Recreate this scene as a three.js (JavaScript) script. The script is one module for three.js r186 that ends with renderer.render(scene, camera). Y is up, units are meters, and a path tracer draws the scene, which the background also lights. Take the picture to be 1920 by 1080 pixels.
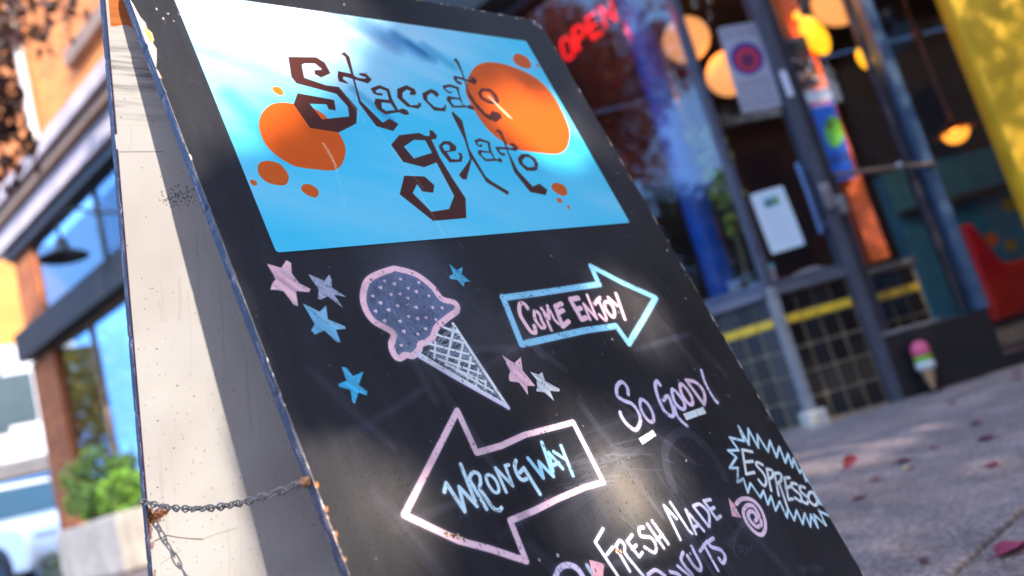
import * as THREE from 'three';
import { mergeGeometries, toCreasedNormals } from 'three/addons/utils/BufferGeometryUtils.js';
import { RoundedBoxGeometry } from 'three/addons/geometries/RoundedBoxGeometry.js';

// ------------------------------------------------------------------ camera, sky, sun, exposure
const scene = new THREE.Scene();
const V = (x, y, z) => new THREE.Vector3(x, y, z);
const camera = new THREE.PerspectiveCamera(38.85, 16 / 9, 0.05, 400);
camera.position.set(0, 0.45, 0);
camera.up.set(0.27094, 0.94919, 0.16009);
camera.lookAt(V(0, 0.45 + 0.166306, -0.986074));
camera.focus = 0.80;
camera.userData.fStop = 2.9;
const renderer = new THREE.WebGLRenderer({ antialias: true });
renderer.toneMapping = THREE.LinearToneMapping;
renderer.toneMappingExposure = 1.95;
renderer.shadowMap.enabled = true;
const SUN = V(0.336, 0.543, 0.770).normalize();
{
  const w = 512, h = 256, d = new Float32Array(w * h * 4);
  for (let j = 0; j < h; j++) for (let i = 0; i < w; i++) {
    const el = ((j + 0.5) / h - 0.5) * Math.PI, az = ((i + 0.5) / w - 0.5) * 2 * Math.PI;
    const y = Math.sin(el), c = Math.cos(el);
    const dir = V(c * Math.cos(az), y, c * Math.sin(az));
    const t = Math.pow(Math.max(0, y), 0.55), g = Math.exp(-Math.acos(Math.min(1, dir.dot(SUN))) * 1.75);
    let r = 0.07 * (1 - t) + 0.06 * t, gr = 0.22 * (1 - t) + 0.20 * t, b = 0.58 * (1 - t) + 0.47 * t;
    r += 1.05 * g; gr += 0.92 * g; b += 0.70 * g;
    if (y < 0) { r = 0.16; gr = 0.16; b = 0.17; }
    const k = (j * w + i) * 4, s = 3.6;
    d[k] = r * s; d[k + 1] = gr * s; d[k + 2] = b * s; d[k + 3] = 1;
  }
  const tex = new THREE.DataTexture(d, w, h, THREE.RGBAFormat, THREE.FloatType);
  tex.mapping = THREE.EquirectangularReflectionMapping;
  tex.magFilter = THREE.LinearFilter; tex.minFilter = THREE.LinearFilter; tex.needsUpdate = true;
  scene.background = tex; scene.environment = tex;
}
const sun = new THREE.DirectionalLight(0xffefdc, 4.6);
sun.position.copy(SUN).multiplyScalar(40);
sun.castShadow = true;
Object.assign(sun.shadow.camera, { left: -14, right: 14, top: 14, bottom: -14, near: 1, far: 90 });
sun.shadow.mapSize.set(4096, 4096);
scene.add(sun);

// ------------------------------------------------------------------ helpers
let seed = 20;
const rnd = () => { seed = (seed * 1664525 + 1013904223) >>> 0; return seed / 4294967296; };
const rr = (a, b) => a + (b - a) * rnd();
const names = {};
function numbered(n) { const k = names[n] = (names[n] ?? -1) + 1; return k ? n + '_' + String(k).padStart(3, '0') : n; }
function mesh(name, geo, m, parent) {
  const o = new THREE.Mesh(geo, m); o.name = numbered(name); o.castShadow = o.receiveShadow = true;
  (parent ?? scene).add(o); return o;
}
function tag(o, label, category, group) { o.userData.label = label; o.userData.category = category; if (group) o.userData.group = group; return o; }
function thing(name, label, category, p = [0, 0, 0], ry = 0, group) {
  const o = new THREE.Group(); o.name = numbered(name); o.position.set(...p); o.rotation.y = ry; scene.add(o);
  return tag(o, label, category, group);
}
const merge = (l) => mergeGeometries(l.map((g) => { const h = g.index ? g.toNonIndexed() : g; for (const k of Object.keys(h.attributes)) if (!['position', 'normal', 'uv'].includes(k)) h.deleteAttribute(k); return h; }), false);
const rbox = (x, y, z, r) => toCreasedNormals(new RoundedBoxGeometry(x, y, z, 1, r), 0.35);
function box(x0, x1, y0, y1, z0, z1, r = 0.004) {
  const sx = x1 - x0, sy = y1 - y0, sz = z1 - z0, m = Math.min(sx, sy, sz);
  const g = m < 0.006 ? new THREE.BoxGeometry(sx, sy, sz) : rbox(sx, sy, sz, Math.min(r, m * 0.45)); g.translate((x0 + x1) / 2, (y0 + y1) / 2, (z0 + z1) / 2);
  return boxUV(g);
}
function boxUV(g) { // uv in metres from the dominant axis
  const p = g.attributes.position, n = g.attributes.normal, uv = new Float32Array(p.count * 2);
  for (let i = 0; i < p.count; i++) {
    const ax = Math.abs(n.getX(i)), ay = Math.abs(n.getY(i)), az = Math.abs(n.getZ(i));
    const x = p.getX(i), y = p.getY(i), z = p.getZ(i);
    if (ay >= ax && ay >= az) { uv[2 * i] = x; uv[2 * i + 1] = z; } else if (az >= ax) { uv[2 * i] = x; uv[2 * i + 1] = y; } else { uv[2 * i] = z; uv[2 * i + 1] = y; }
  }
  g.setAttribute('uv', new THREE.BufferAttribute(uv, 2)); return g;
}
function tube(pts, r, seg = 24, rad = 8, closed = false) { return new THREE.TubeGeometry(new THREE.CatmullRomCurve3(pts.map((p) => p.isVector3 ? p : V(...p)), closed, 'centripetal'), seg, r, rad, closed); }
function taper(pts, r0, r1, seg = 12, rad = 7) { // tapered limb
  const c = new THREE.CatmullRomCurve3(pts), g = new THREE.TubeGeometry(c, seg, 1, rad, false), p = g.attributes.position;
  for (let i = 0; i <= seg; i++) { const o = c.getPointAt(i / seg), r = (r0 + (r1 - r0) * i / seg) * (1 + 0.12 * Math.sin(i * 2.3)); for (let j = 0; j <= rad; j++) { const k = i * (rad + 1) + j; p.setXYZ(k, o.x + (p.getX(k) - o.x) * r, o.y + (p.getY(k) - o.y) * r, o.z + (p.getZ(k) - o.z) * r); } }
  g.computeVertexNormals(); return g;
}
// value noise
const hash = (x, y) => { let h = (x * 374761393 + y * 668265263) | 0; h = Math.imul(h ^ (h >>> 13), 1274126177); return ((h ^ (h >>> 16)) >>> 0) / 4294967296; };
function vn(x, y, per) { const xi = Math.floor(x), yi = Math.floor(y), fx = x - xi, fy = y - yi, s = (t) => t * t * (3 - 2 * t), w = (a) => per ? ((a % per) + per) % per : a; const a = hash(w(xi), w(yi)), b = hash(w(xi + 1), w(yi)), c = hash(w(xi), w(yi + 1)), d = hash(w(xi + 1), w(yi + 1)); return a + (b - a) * s(fx) + (c - a + (a - b - c + d) * s(fx)) * s(fy); }
const fbm = (x, y, per, o = 4) => { let s = 0, a = 0.5, t = 0; for (let i = 0; i < o; i++) { s += a * vn(x, y, per); t += a; x *= 2; y *= 2; if (per) per *= 2; a *= 0.5; } return s / t; };
function canvas(w, h) { const c = document.createElement('canvas'); c.width = w; c.height = h; return c; }
function ctex(c, srgb = true, rep) { const t = new THREE.CanvasTexture(c); if (srgb) t.colorSpace = THREE.SRGBColorSpace; if (rep) { t.wrapS = t.wrapT = THREE.RepeatWrapping; } t.anisotropy = 8; return t; }
function noiseTex(n, fn, srgb = true) { // tiling texture from fn(u,v) -> [r,g,b] 0..255
  const c = canvas(n, n), x = c.getContext('2d'), im = x.createImageData(n, n);
  for (let j = 0; j < n; j++) for (let i = 0; i < n; i++) { const v = fn(i / n, j / n), k = (j * n + i) * 4; im.data[k] = v[0]; im.data[k + 1] = v[1]; im.data[k + 2] = v[2]; im.data[k + 3] = 255; }
  x.putImageData(im, 0, 0); return ctex(c, srgb, true);
}
const lin = (r, g, b) => new THREE.Color().setRGB(r, g, b);
const std = (o) => new THREE.MeshStandardMaterial(o);
const rep = (t, k) => { const c = t.clone(); c.repeat.set(k, k); c.needsUpdate = true; return c; };
const grainT = noiseTex(256, (u, v) => { const g = 200 + 55 * fbm(u * 8, v * 8, 8) - 40 * (hash((u * 256) | 0, (v * 256) | 0) > 0.93 ? hash((u * 256) | 0, 7 + (v * 256) | 0) : 0); return [g, g, g]; });
const bumpT = noiseTex(256, (u, v) => { const g = 255 * fbm(u * 32, v * 32, 32, 3); return [g, g, g]; }, false);
const worn = (col, rough = 0.6, k = 1.5, extra = {}) => std({ color: col, roughness: rough, map: rep(grainT, k), bumpMap: rep(bumpT, k * 2), bumpScale: 0.0006, ...extra });
// ------------------------------------------------------------------ ground: road, pavement slabs
const gy = (z) => -0.018 * z;                                   // the street falls gently towards the camera
const TILT = Math.atan(0.018);
const paveT = noiseTex(1024, (u, v) => {
  const a = fbm(u * 6, v * 6, 6, 5), b = 0.55 * vn(u * 190, v * 190, 190) + 0.45 * vn(u * 90 + 3, v * 90 + 7, 90), c = hash((u * 1024) | 0, (v * 1024) | 0), d = vn(u * 330 + 5, v * 330 + 9, 330);
  let g = 118 + 46 * (a - 0.5) + 95 * (b - 0.5) * (b > 0.5 ? 1.3 : 0.8) + 18 * (c - 0.5); let r = 1.02, bl = 1.03;
  if (d > 0.86) { g += 50 * (d - 0.6); r = 1.04; bl = 0.98; } if (d < 0.12) { g -= 45; r = 1.1; bl = 1.02; }
  return [g * r, g * 0.95, g * bl];
});
const paveB = noiseTex(512, (u, v) => { const g = 255 * (0.65 * vn(u * 128, v * 128, 128) + 0.35 * fbm(u * 20, v * 20, 20)); return [g, g, g]; }, false);
const paveM = [0.96, 1, 1.05, 1.02].map((k) => std({ color: lin(0.78 * k, 0.68 * k, 0.54 * k), map: rep(paveT, 1.35), bumpMap: rep(paveB, 2.2), bumpScale: 0.0022, roughness: 0.88 }));
const roadM = std({ color: lin(0.28, 0.28, 0.29), map: rep(paveT, 0.8), bumpMap: rep(paveB, 1.5), bumpScale: 0.003, roughness: 0.92 });
{
  const g = new THREE.PlaneGeometry(400, 400, 1, 1); g.rotateX(-Math.PI / 2);
  const uv = g.attributes.uv; for (let i = 0; i < uv.count; i++) uv.setXY(i, uv.getX(i) * 400, uv.getY(i) * 400);
  const road = mesh('road', g, roadM); road.rotation.x = TILT; road.position.y = -0.13; road.userData.kind = 'structure';
  road.userData.label = 'dark asphalt road beyond the pavement';
}
const pave = new THREE.Group(); pave.name = 'pavement'; pave.userData.kind = 'structure'; pave.userData.label = 'speckled grey concrete pavement of large slabs'; pave.rotation.x = TILT; scene.add(pave);
{
  // slab grid turned so that one joint runs past the board as in the photograph
  const dir = V(0.733, 0, -0.68), per = V(0.68, 0, 0.733), o = V(0.72, 0, -1.59), S = 1.52, gap = 0.012;
  const rot = Math.atan2(-dir.z, dir.x);
  for (let i = -6; i < 8; i++) for (let j = -6; j < 5; j++) {
    const c = o.clone().addScaledVector(dir, (i + 0.5) * S - 0.62).addScaledVector(per, (j + 0.5) * S);
    if (c.z > 3.6 || c.z < -15 || c.x > 9) continue;
    const dB = -0.643 * (c.x - 1.27) + 0.766 * (c.z + 4.18); if (dB > 6.0 || (c.x < 0.5 && dB < -1.6) || (c.x >= 0.5 && c.z < -6.2)) continue;
    const g = rbox(S - gap, 0.12, S - gap, 0.008);
    const p = g.attributes.position, uv = g.attributes.uv; for (let k = 0; k < p.count; k++) uv.setXY(k, p.getX(k) + i * 1.37, p.getZ(k) + j * 0.91);
    const m = mesh('paving_slab', g, paveM[(i * 7 + j * 3 + 90) % 4], pave); m.position.set(c.x, -0.06, c.z); m.rotation.y = rot;
  }
  const bed = new THREE.PlaneGeometry(21, 19); bed.rotateX(-Math.PI / 2); boxUV(bed);
  const b = mesh('joint_bed', bed, std({ color: lin(0.05, 0.05, 0.05), roughness: 1 }), pave); b.position.set(0, -0.022, -5.2);
}
// ------------------------------------------------------------------ corner building, facade A (door side) and facade B (brick side)
const CX = 1.27, CZ = -4.18, RA = THREE.MathUtils.degToRad(6), RB = THREE.MathUtils.degToRad(-40);
const bld = thing('corner_building', 'brick corner building with wooden cornice, tall windows and the tiled glass shop entrance', 'building', [CX, 0, CZ]);
function on(mesh_, f) { mesh_.rotation.y = f === 'A' ? RA : RB; return mesh_; }
const part = (name, f, geo, m, parent) => { const o = mesh(name, geo, m, parent ?? bld); return parent ? o : on(o, f); };
const toW = (f, x, y, z) => { const r = f === 'A' ? RA : RB; return V(CX + x * Math.cos(r) + z * Math.sin(r), y, CZ - x * Math.sin(r) + z * Math.cos(r)); };
// the point at depth z (facade frame A) on the line from the camera through (x, y) of the facade plane
const deep = (x, y, z) => { const k = 1 - z / 4.024; return [-1.70 + (x + 1.70) * k, 0.45 + (y - 0.45) * k, z]; };
const dirt = noiseTex(256, (u, v) => { const a = fbm(u * 5, v * 5, 5), g = 225 + 50 * (a - 0.5); return [g, g * 0.99, g * 0.97]; });
const steel = worn(lin(0.10, 0.11, 0.15), 0.4, 2, { metalness: 0.4 });
const steelBlue = worn(lin(0.08, 0.15, 0.25), 0.35, 2, { metalness: 0.4 });
const alu = worn(lin(0.42, 0.43, 0.46), 0.35, 3, { metalness: 0.8 });
const blackM = worn(lin(0.012, 0.012, 0.014), 0.35);
const woodLav = worn(lin(0.72, 0.60, 0.60), 0.7, 0.8);
const woodBrown = worn(lin(0.36, 0.22, 0.13), 0.7, 0.8);
const beamM = worn(lin(0.022, 0.021, 0.018), 0.6);
const glassA = new THREE.MeshPhysicalMaterial({ color: 0xffffff, transmission: 1, thickness: 0, roughness: 0.02, ior: 1.36 });
const glassB = new THREE.MeshPhysicalMaterial({ color: lin(0.75, 0.8, 0.85), transmission: 1, thickness: 0, roughness: 0.02, ior: 1.7 });
const groutB = worn(lin(0.42, 0.34, 0.20), 0.8, 4), grout = worn(lin(0.5, 0.39, 0.24), 0.8, 4);
const tileBlack = [0.006, 0.009, 0.014].map((g) => std({ color: lin(g, g, g * 1.15), roughness: 0.12 }));
const tileGrey = [0.022, 0.03, 0.042].map((g) => std({ color: lin(g, g * 0.95, g * 0.95), roughness: 0.2 }));
const tileYel = [1, 0.9].map((k) => std({ color: lin(0.72 * k, 0.46 * k, 0.03), roughness: 0.2 }));
const tileG = rbox(0.084, 0.117, 0.014, 0.003), lineG = rbox(0.088, 0.042, 0.018, 0.003);
function tiled(wall, x0, cols, z, mats, y0 = 0.085) {
  for (let i = 0; i < cols; i++) {
    const x = x0 + (i + 0.5) * 0.095;
    for (let r = 0; r < 4; r++) { const t = mesh('tile', tileG, mats[(i * 5 + r * 3) % 3], wall); t.position.set(x, y0 + 0.065 + r * 0.127, z + rr(0, 0.0025)); t.rotation.set(rr(-0.012, 0.012), rr(-0.012, 0.012), 0); }
    const l = mesh('liner_tile', lineG, tileYel[i % 2], wall); l.position.set(x, y0 + 0.53, z + 0.002);
    const u = mesh('tile', new THREE.BoxGeometry(0.086, 0.098, 0.014), mats[i % 3], wall); u.position.set(x, y0 + 0.607, z);
  }
}
const kwA = part('kick_wall', 'A', box(0, 0.40, 0.0, 0.745, -0.18, -0.01), grout); tiled(kwA, 0.012, 4, -0.005, tileBlack);
const kwB = part('kick_wall', 'B', box(-7.0, -0.03, 0.0, 0.745, -0.20, -0.01), groutB); tiled(kwB, -0.80, 8, -0.005, tileGrey);
part('window_sill', 'A', box(-0.01, 0.40, 0.745, 0.785, -0.22, 0.03), worn(lin(0.12, 0.12, 0.14), 0.3));
part('window_sill', 'B', box(-7.0, -0.035, 0.747, 0.787, -0.22, 0.03), worn(lin(0.16, 0.15, 0.19), 0.3));
// corner post: pale metal below the sill, steel mullion above
{
  const lo = part('corner_post', 'A', box(-0.03, 0.012, 0.08, 0.79, -0.03, 0.045), worn(lin(0.30, 0.29, 0.29), 0.45, 4));
  mesh('plinth', box(-0.055, 0.05, 0.05, 0.15, -0.05, 0.075, 0.012), worn(lin(0.62, 0.55, 0.45), 0.7, 3), lo);
  part('mullion', 'A', box(-0.022, 0.018, 0.79, 3.0, -0.04, 0.03), steel);
  part('mullion', 'A', box(0.40, 0.468, 0.06, 3.0, -0.05, 0.035), steel);
}
{ const w = part('window', 'A', box(0.018, 0.40, 0.785, 0.82, -0.03, 0.01), steel); mesh('head_rail', box(0.018, 0.40, 2.96, 3.0, -0.03, 0.01), steel, w); mesh('pane', box(0.018, 0.40, 0.82, 2.96, -0.012, -0.008, 0.001), glassA, w); }
// door: black kick panel, glass, bar, long pull
{
  const d = part('door', 'A', merge([box(0.47, 0.53, 0.10, 3.0, -0.03, 0.005), box(0.93, 0.965, 0.42, 3.0, -0.03, 0.006), box(0.53, 0.93, 2.5, 2.56, -0.03, 0.005)]), worn(lin(0.05, 0.05, 0.07), 0.35, 2, { metalness: 0.4 }));
  mesh('pane', box(0.53, 0.93, 0.40, 2.5, -0.014, -0.010, 0.001), glassA, d);
  mesh('pane', box(0.53, 0.93, 2.56, 2.98, -0.014, -0.010, 0.001), glassA, d);
  mesh('kick_panel', box(0.472, 1.06, 0.085, 0.40, -0.05, 0.02, 0.006), blackM, d);
  mesh('panel_rail', box(0.474, 0.80, 0.402, 0.418, -0.04, 0.022, 0.003), alu, d);
  const bar = mesh('push_bar', merge([tube([[0.50, 1.262, 0.07], [0.78, 1.225, 0.075], [1.04, 1.19, 0.07]], 0.013, 12), tube([[0.51, 1.26, 0], [0.505, 1.26, 0.07]], 0.012, 4), tube([[1.035, 1.19, 0], [1.04, 1.19, 0.07]], 0.012, 4)]), worn(lin(0.25, 0.17, 0.12), 0.4, 4, { metalness: 0.6 }), d);
  const kn = new THREE.SphereGeometry(0.02, 14, 10); kn.translate(0.84, 1.222, 0.085); mesh('knob', kn, alu, bar);
  mesh('lock_case', box(0.405, 0.462, 1.10, 1.24, 0.036, 0.06, 0.006), alu, d); mesh('lock_case', box(0.47, 0.525, 1.06, 1.16, 0.008, 0.05, 0.01), alu, d);
  mesh('pull_handle', merge([tube([[0.335, 1.38, 0.05], [0.335, 1.2, 0.055], [0.335, 0.99, 0.05]], 0.014, 8), tube([[0.40, 1.34, 0.02], [0.335, 1.34, 0.05]], 0.009, 3), tube([[0.40, 1.03, 0.02], [0.335, 1.03, 0.05]], 0.009, 3)]), worn(lin(0.12, 0.22, 0.42), 0.3, 3, { metalness: 0.5 }), d);
}
part('door_jamb', 'A', box(1.00, 1.062, 0.40, 3.0, -0.06, 0.04), steelBlue);
{ const w = part('window', 'A', box(1.062, 1.50, 0.05, 0.15, -0.08, -0.02), blackM); mesh('head_rail', box(1.062, 1.50, 2.94, 3.0, -0.06, -0.01), blackM, w); mesh('pane', box(1.062, 1.508, 0.15, 2.94, -0.034, -0.030, 0.001), new THREE.MeshPhysicalMaterial({ transmission: 1, thickness: 0, roughness: 0.02, ior: 1.5 }), w); }
part('pillar', 'A', box(1.51, 4.35, 0.04, 3.0, -0.1, 0.02, 0.01), worn(lin(0.90, 0.52, 0.008), 0.65, 0.9));
part('side_wall', 'A', box(4.36, 13, 0.0, 3.0, -0.5, 0.0), worn(lin(0.12, 0.08, 0.07), 0.8));  // unseen stretch, added to keep bright sky out of the board's reflection
part('fascia', 'A', box(-0.03, 13, 3.0, 9.5, -0.5, 0.02), beamM);
// facade B windows
const bw = (x0, x1, y0, y1, mull, m) => { const l = [box(x0, x1, y0, y0 + 0.05, -0.05, 0.01), box(x0, x1, y1 - 0.05, y1, -0.05, 0.01)]; for (const x of mull) l.push(box(x - 0.03, x + 0.03, y0 + 0.051, y1 - 0.051, -0.05, 0.012)); const w = part('window', 'B', merge(l), m); const xs = [x0, ...mull, x1]; for (let i = 0; i + 1 < xs.length; i++) { const a = xs[i] + (i ? 0.03 : 0), b = xs[i + 1] - (i + 2 < xs.length ? 0.03 : 0); mesh('pane', box(a, b, y0 + 0.05, y1 - 0.05, -0.014, -0.010, 0.001), glassB, w); } return w; };
bw(-7.0, -0.024, 0.787, 3.03, [-1.75, -3.5, -5.25], steel);
bw(-9.2, -7.06, 0.95, 3.03, [-8.1], worn(lin(0.3, 0.2, 0.12), 0.6));
bw(-9.35, -0.03, 3.40, 4.45, [-1.9, -3.8, -5.7, -7.35], beamM);
part('kick_wall', 'B', box(-9.2, -7.06, 0, 0.95, -0.2, 0.0), worn(lin(0.35, 0.25, 0.2), 0.8));
part('transom_beam', 'B', box(-10.0, -0.04, 3.03, 3.40, -0.1, 0.20), beamM);
part('window_head', 'B', box(-10.1, -0.04, 4.45, 4.60, -0.1, 0.10), beamM);
part('cornice_board', 'B', box(-10.4, -0.04, 4.60, 4.88, -0.1, 0.16), woodLav);
part('cornice_board', 'B', box(-10.4, -0.04, 4.88, 5.03, -0.1, 0.24), woodBrown);
part('cornice_board', 'B', box(-10.4, -0.04, 5.03, 5.22, -0.1, 0.30), woodLav);
const brickT = noiseTex(512, (u, v) => { const row = Math.floor(v * 16), x = u * 6 + (row % 2) * 0.5, f = (x % 1), fy = (v * 16) % 1, m = f < 0.05 || fy < 0.14, k = hash(Math.floor(x) % 6, row); const n = fbm(u * 20, v * 20, 20); return m ? [190, 165, 140] : [214 + 34 * k + 30 * (n - 0.5), 126 + 34 * k + 26 * (n - 0.5), 58 + 22 * k + 20 * (n - 0.5)]; });
const brickM = std({ map: rep(brickT, 0.75), roughness: 0.9, color: lin(1.0, 0.80, 0.56), bumpMap: rep(brickT, 0.75), bumpScale: 0.004 });
{ const w = part('brick_wall', 'B', box(-10.4, -0.05, 5.22, 9.5, -0.4, 0.0), brickM);
  mesh('sill', box(-7.2, -5.6, 5.85, 6.05, -0.1, 0.10), woodBrown, w);
  mesh('downpipe', tube([[-8.45, 5.25, 0.08], [-8.45, 7.0, 0.08], [-8.45, 9.4, 0.08]], 0.06, 6), worn(lin(0.75, 0.74, 0.72), 0.5), w); }
part('pier', 'B', merge([box(-10.0, -9.21, 0.0, 3.0, -0.5, 0.05), box(-10.05, -9.36, 3.42, 4.45, -0.5, 0.03)]), std({ map: rep(brickT, 0.9), roughness: 0.9, color: lin(0.55, 0.42, 0.38) }));
// shell of the room behind both fronts
{
  const sh = (pts, y0, y1) => { const s = new THREE.Shape(pts.map(([x, z]) => new THREE.Vector2(x, -z))); const g = new THREE.ExtrudeGeometry(s, { depth: y1 - y0, bevelEnabled: false }); g.rotateX(-Math.PI / 2); g.translate(0, y0, 0); return boxUV(g); };
  const P = (f, x, z) => { const w = toW(f, x, 0, z); return [w.x - CX, w.z - CZ]; };
  const room = [P('B', -0.06, -0.1), P('A', 0.06, -0.1), P('A', 4.2, -0.1), P('A', 4.2, -3.2), P('A', -0.6, -3.2), P('B', -2.5, -0.1)];
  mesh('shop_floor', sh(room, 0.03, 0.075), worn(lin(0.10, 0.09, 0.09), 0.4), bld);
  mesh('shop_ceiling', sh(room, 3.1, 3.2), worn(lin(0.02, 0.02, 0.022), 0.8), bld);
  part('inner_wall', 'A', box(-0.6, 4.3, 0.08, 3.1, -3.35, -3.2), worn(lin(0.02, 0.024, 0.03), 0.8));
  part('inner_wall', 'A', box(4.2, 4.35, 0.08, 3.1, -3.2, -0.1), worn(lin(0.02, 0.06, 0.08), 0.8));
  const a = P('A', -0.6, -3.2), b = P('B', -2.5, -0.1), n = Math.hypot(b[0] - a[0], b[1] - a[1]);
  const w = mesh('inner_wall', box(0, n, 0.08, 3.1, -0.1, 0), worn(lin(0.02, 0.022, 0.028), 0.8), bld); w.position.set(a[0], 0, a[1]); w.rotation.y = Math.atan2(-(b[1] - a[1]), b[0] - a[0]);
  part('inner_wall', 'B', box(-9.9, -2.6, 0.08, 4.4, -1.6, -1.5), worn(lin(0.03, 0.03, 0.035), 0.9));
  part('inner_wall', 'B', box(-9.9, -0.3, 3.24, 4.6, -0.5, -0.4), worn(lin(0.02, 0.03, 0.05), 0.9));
  // teal partition with shelf and wall dots
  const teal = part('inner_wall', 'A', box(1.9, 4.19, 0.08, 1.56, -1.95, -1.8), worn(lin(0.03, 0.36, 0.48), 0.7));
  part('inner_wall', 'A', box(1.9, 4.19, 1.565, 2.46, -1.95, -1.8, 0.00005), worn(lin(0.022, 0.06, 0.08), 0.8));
  mesh('shelf', box(1.9, 4.19, 1.20, 1.235, -1.80, -1.62), worn(lin(0.02, 0.08, 0.12), 0.5), teal);
  for (const [x, y, r, c] of [[2.54, 0.86, 0.05, 0], [2.40, 0.87, 0.045, 1], [2.67, 0.78, 0.042, 1], [2.30, 1.05, 0.03, 1], [2.78, 1.08, 0.055, 1], [2.2, 0.7, 0.04, 0]]) { const g = new THREE.CylinderGeometry(r, r, 0.012, 20); g.rotateX(Math.PI / 2); g.translate(x, y, -1.793); mesh('wall_dot', g, std({ color: c ? lin(0.36, 0.36, 0.03) : lin(0.75, 0.20, 0.03), roughness: 0.6 }), teal); }
  // painted posts inside
  part('orange_post', 'A', box(0.61, 0.715, 0.79, 3.1, -0.17, -0.07), worn(lin(1.0, 0.16, 0.02), 0.55));
  const col = new THREE.CylinderGeometry(0.085, 0.085, 2.25, 24); col.translate(-0.36, 1.92, -0.24); part('blue_column', 'B', boxUV(col), worn(lin(0.01, 0.13, 0.55), 0.3));
}
// ------------------------------------------------------------------ things in and on the shop front
const atA = (o, x, y, z) => { o.position.copy(toW('A', x, y, z)); o.rotation.y = RA; return o; };
const atB = (o, x, y, z) => { o.position.copy(toW('B', x, y, z)); o.rotation.y = RB; return o; };
{
  const c = thing('tiled_counter', 'low black tiled counter with yellow tile stripe behind the glass door', 'counter'); atA(c, 0, 0, 0);
  const body = mesh('counter_body', box(0.62, 1.03, 0.078, 0.75, -0.62, -0.42), grout, c); mesh('counter_top', box(0.60, 1.05, 0.75, 0.785, -0.64, -0.39), worn(lin(0.2, 0.2, 0.22), 0.3), c);
  tiled(body, 0.635, 4, -0.415, tileBlack, 0.085);
}
// red corner sofa
{
  const c = thing('red_sofa', 'red curved bench seat against the teal wall inside the shop', 'sofa'); atA(c, 0, 0.075, 0);
  const s = new THREE.Shape(); s.moveTo(1.78, 0.24); s.lineTo(2.55, 0.24); s.lineTo(2.55, 0.56); s.bezierCurveTo(2.3, 0.53, 2.05, 0.5, 1.93, 0.54); s.bezierCurveTo(1.88, 0.58, 1.85, 0.76, 1.81, 0.84); s.lineTo(1.78, 0.84);
  const g = new THREE.ExtrudeGeometry(s, { depth: 0.16, bevelEnabled: true, bevelSize: 0.03, bevelThickness: 0.03, bevelSegments: 3, curveSegments: 10 }); g.translate(0.06, 0, -1.2);
  mesh('seat', boxUV(g), worn(lin(0.80, 0.012, 0.006), 0.45), c); mesh('base', box(1.86, 2.56, 0.004, 0.208, -1.2, -1.06), worn(lin(0.03, 0.015, 0.012), 0.7), c);
}
// paper globes
const globeM = std({ color: lin(0.8, 0.5, 0.25), emissive: lin(1.0, 0.42, 0.12), emissiveIntensity: 0.5, roughness: 0.9 });
for (const [x, y, z, r, lab] of [[0.40, 2.62, -0.95, 0.155, 'large lit orange paper globe behind the corner mullion of the shop'], [0.66, 2.36, -1.05, 0.16, 'lit tan paper globe half hidden by the white concert poster'], [1.56, 2.68, -1.0, 0.19, 'wide lit tan paper globe at the top edge above the door']]) {
  const t = thing('globe_lantern', lab, 'lantern', [0, 0, 0], 0, 'paper globes hanging in the shop'); atA(t, x, y, z);
  const g = new THREE.SphereGeometry(r, 28, 20), p = g.attributes.position; for (let i = 0; i < p.count; i++) { const k = 1 - 0.012 * Math.abs(Math.sin(p.getY(i) / r * 20)); p.setXYZ(i, p.getX(i) * k, p.getY(i) * 0.97, p.getZ(i) * k); } g.computeVertexNormals();
  mesh('lamp_shade', g, globeM, t); mesh('cord', tube([[0, r, 0], [0, (r + 3.1 - y) / 2, 0], [0, 3.1 - y, 0]], 0.005, 4), blackM, t);
  const l = new THREE.PointLight(0xff9a45, 0.22, 0, 2); l.position.set(0, 0, 0); l.castShadow = true; t.add(l);
}
// yellow oval lanterns behind the door glass
const yelM = std({ color: lin(0.85, 0.45, 0.02), emissive: lin(1.0, 0.42, 0.0), emissiveIntensity: 0.75, roughness: 0.7 });
for (const [x, y, z, rx, ry, lab] of [[0.70, 2.06, -0.035, 0.072, 0.125, 'larger yellow oval lantern with a small ball on top, over the door glass'], [0.925, 1.86, -0.03, 0.042, 0.072, 'smaller yellow oval lantern with a hanging bead, over the door glass']]) {
  const t = thing('oval_lantern', lab, 'lantern', [0, 0, 0], 0, 'yellow oval lanterns'); const q = deep(x, y, z); atA(t, ...q);
  const g = new THREE.SphereGeometry(1, 24, 18); g.scale(rx, ry, Math.min(rx * 0.45, 0.018)); g.rotateZ(0.22); mesh('lamp_shade', g, yelM, t);
  const b = new THREE.SphereGeometry(rx * 0.32, 12, 10); b.scale(1, 1, 0.6); b.translate(rx > 0.06 ? -0.06 : 0.012, rx > 0.06 ? ry + 0.01 : -ry - 0.012, 0); mesh('bead', b, yelM, t);
  mesh('cord', tube([[0, ry * 0.95, 0], [0, (ry + 3.1 - q[1]) / 2, 0], [0, 3.1 - q[1], 0]], 0.003, 4), blackM, t);
  const l = new THREE.PointLight(0xffa030, 0.05, 0, 2); l.position.set(0, 0, 0); l.castShadow = true; t.add(l);
}
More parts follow.
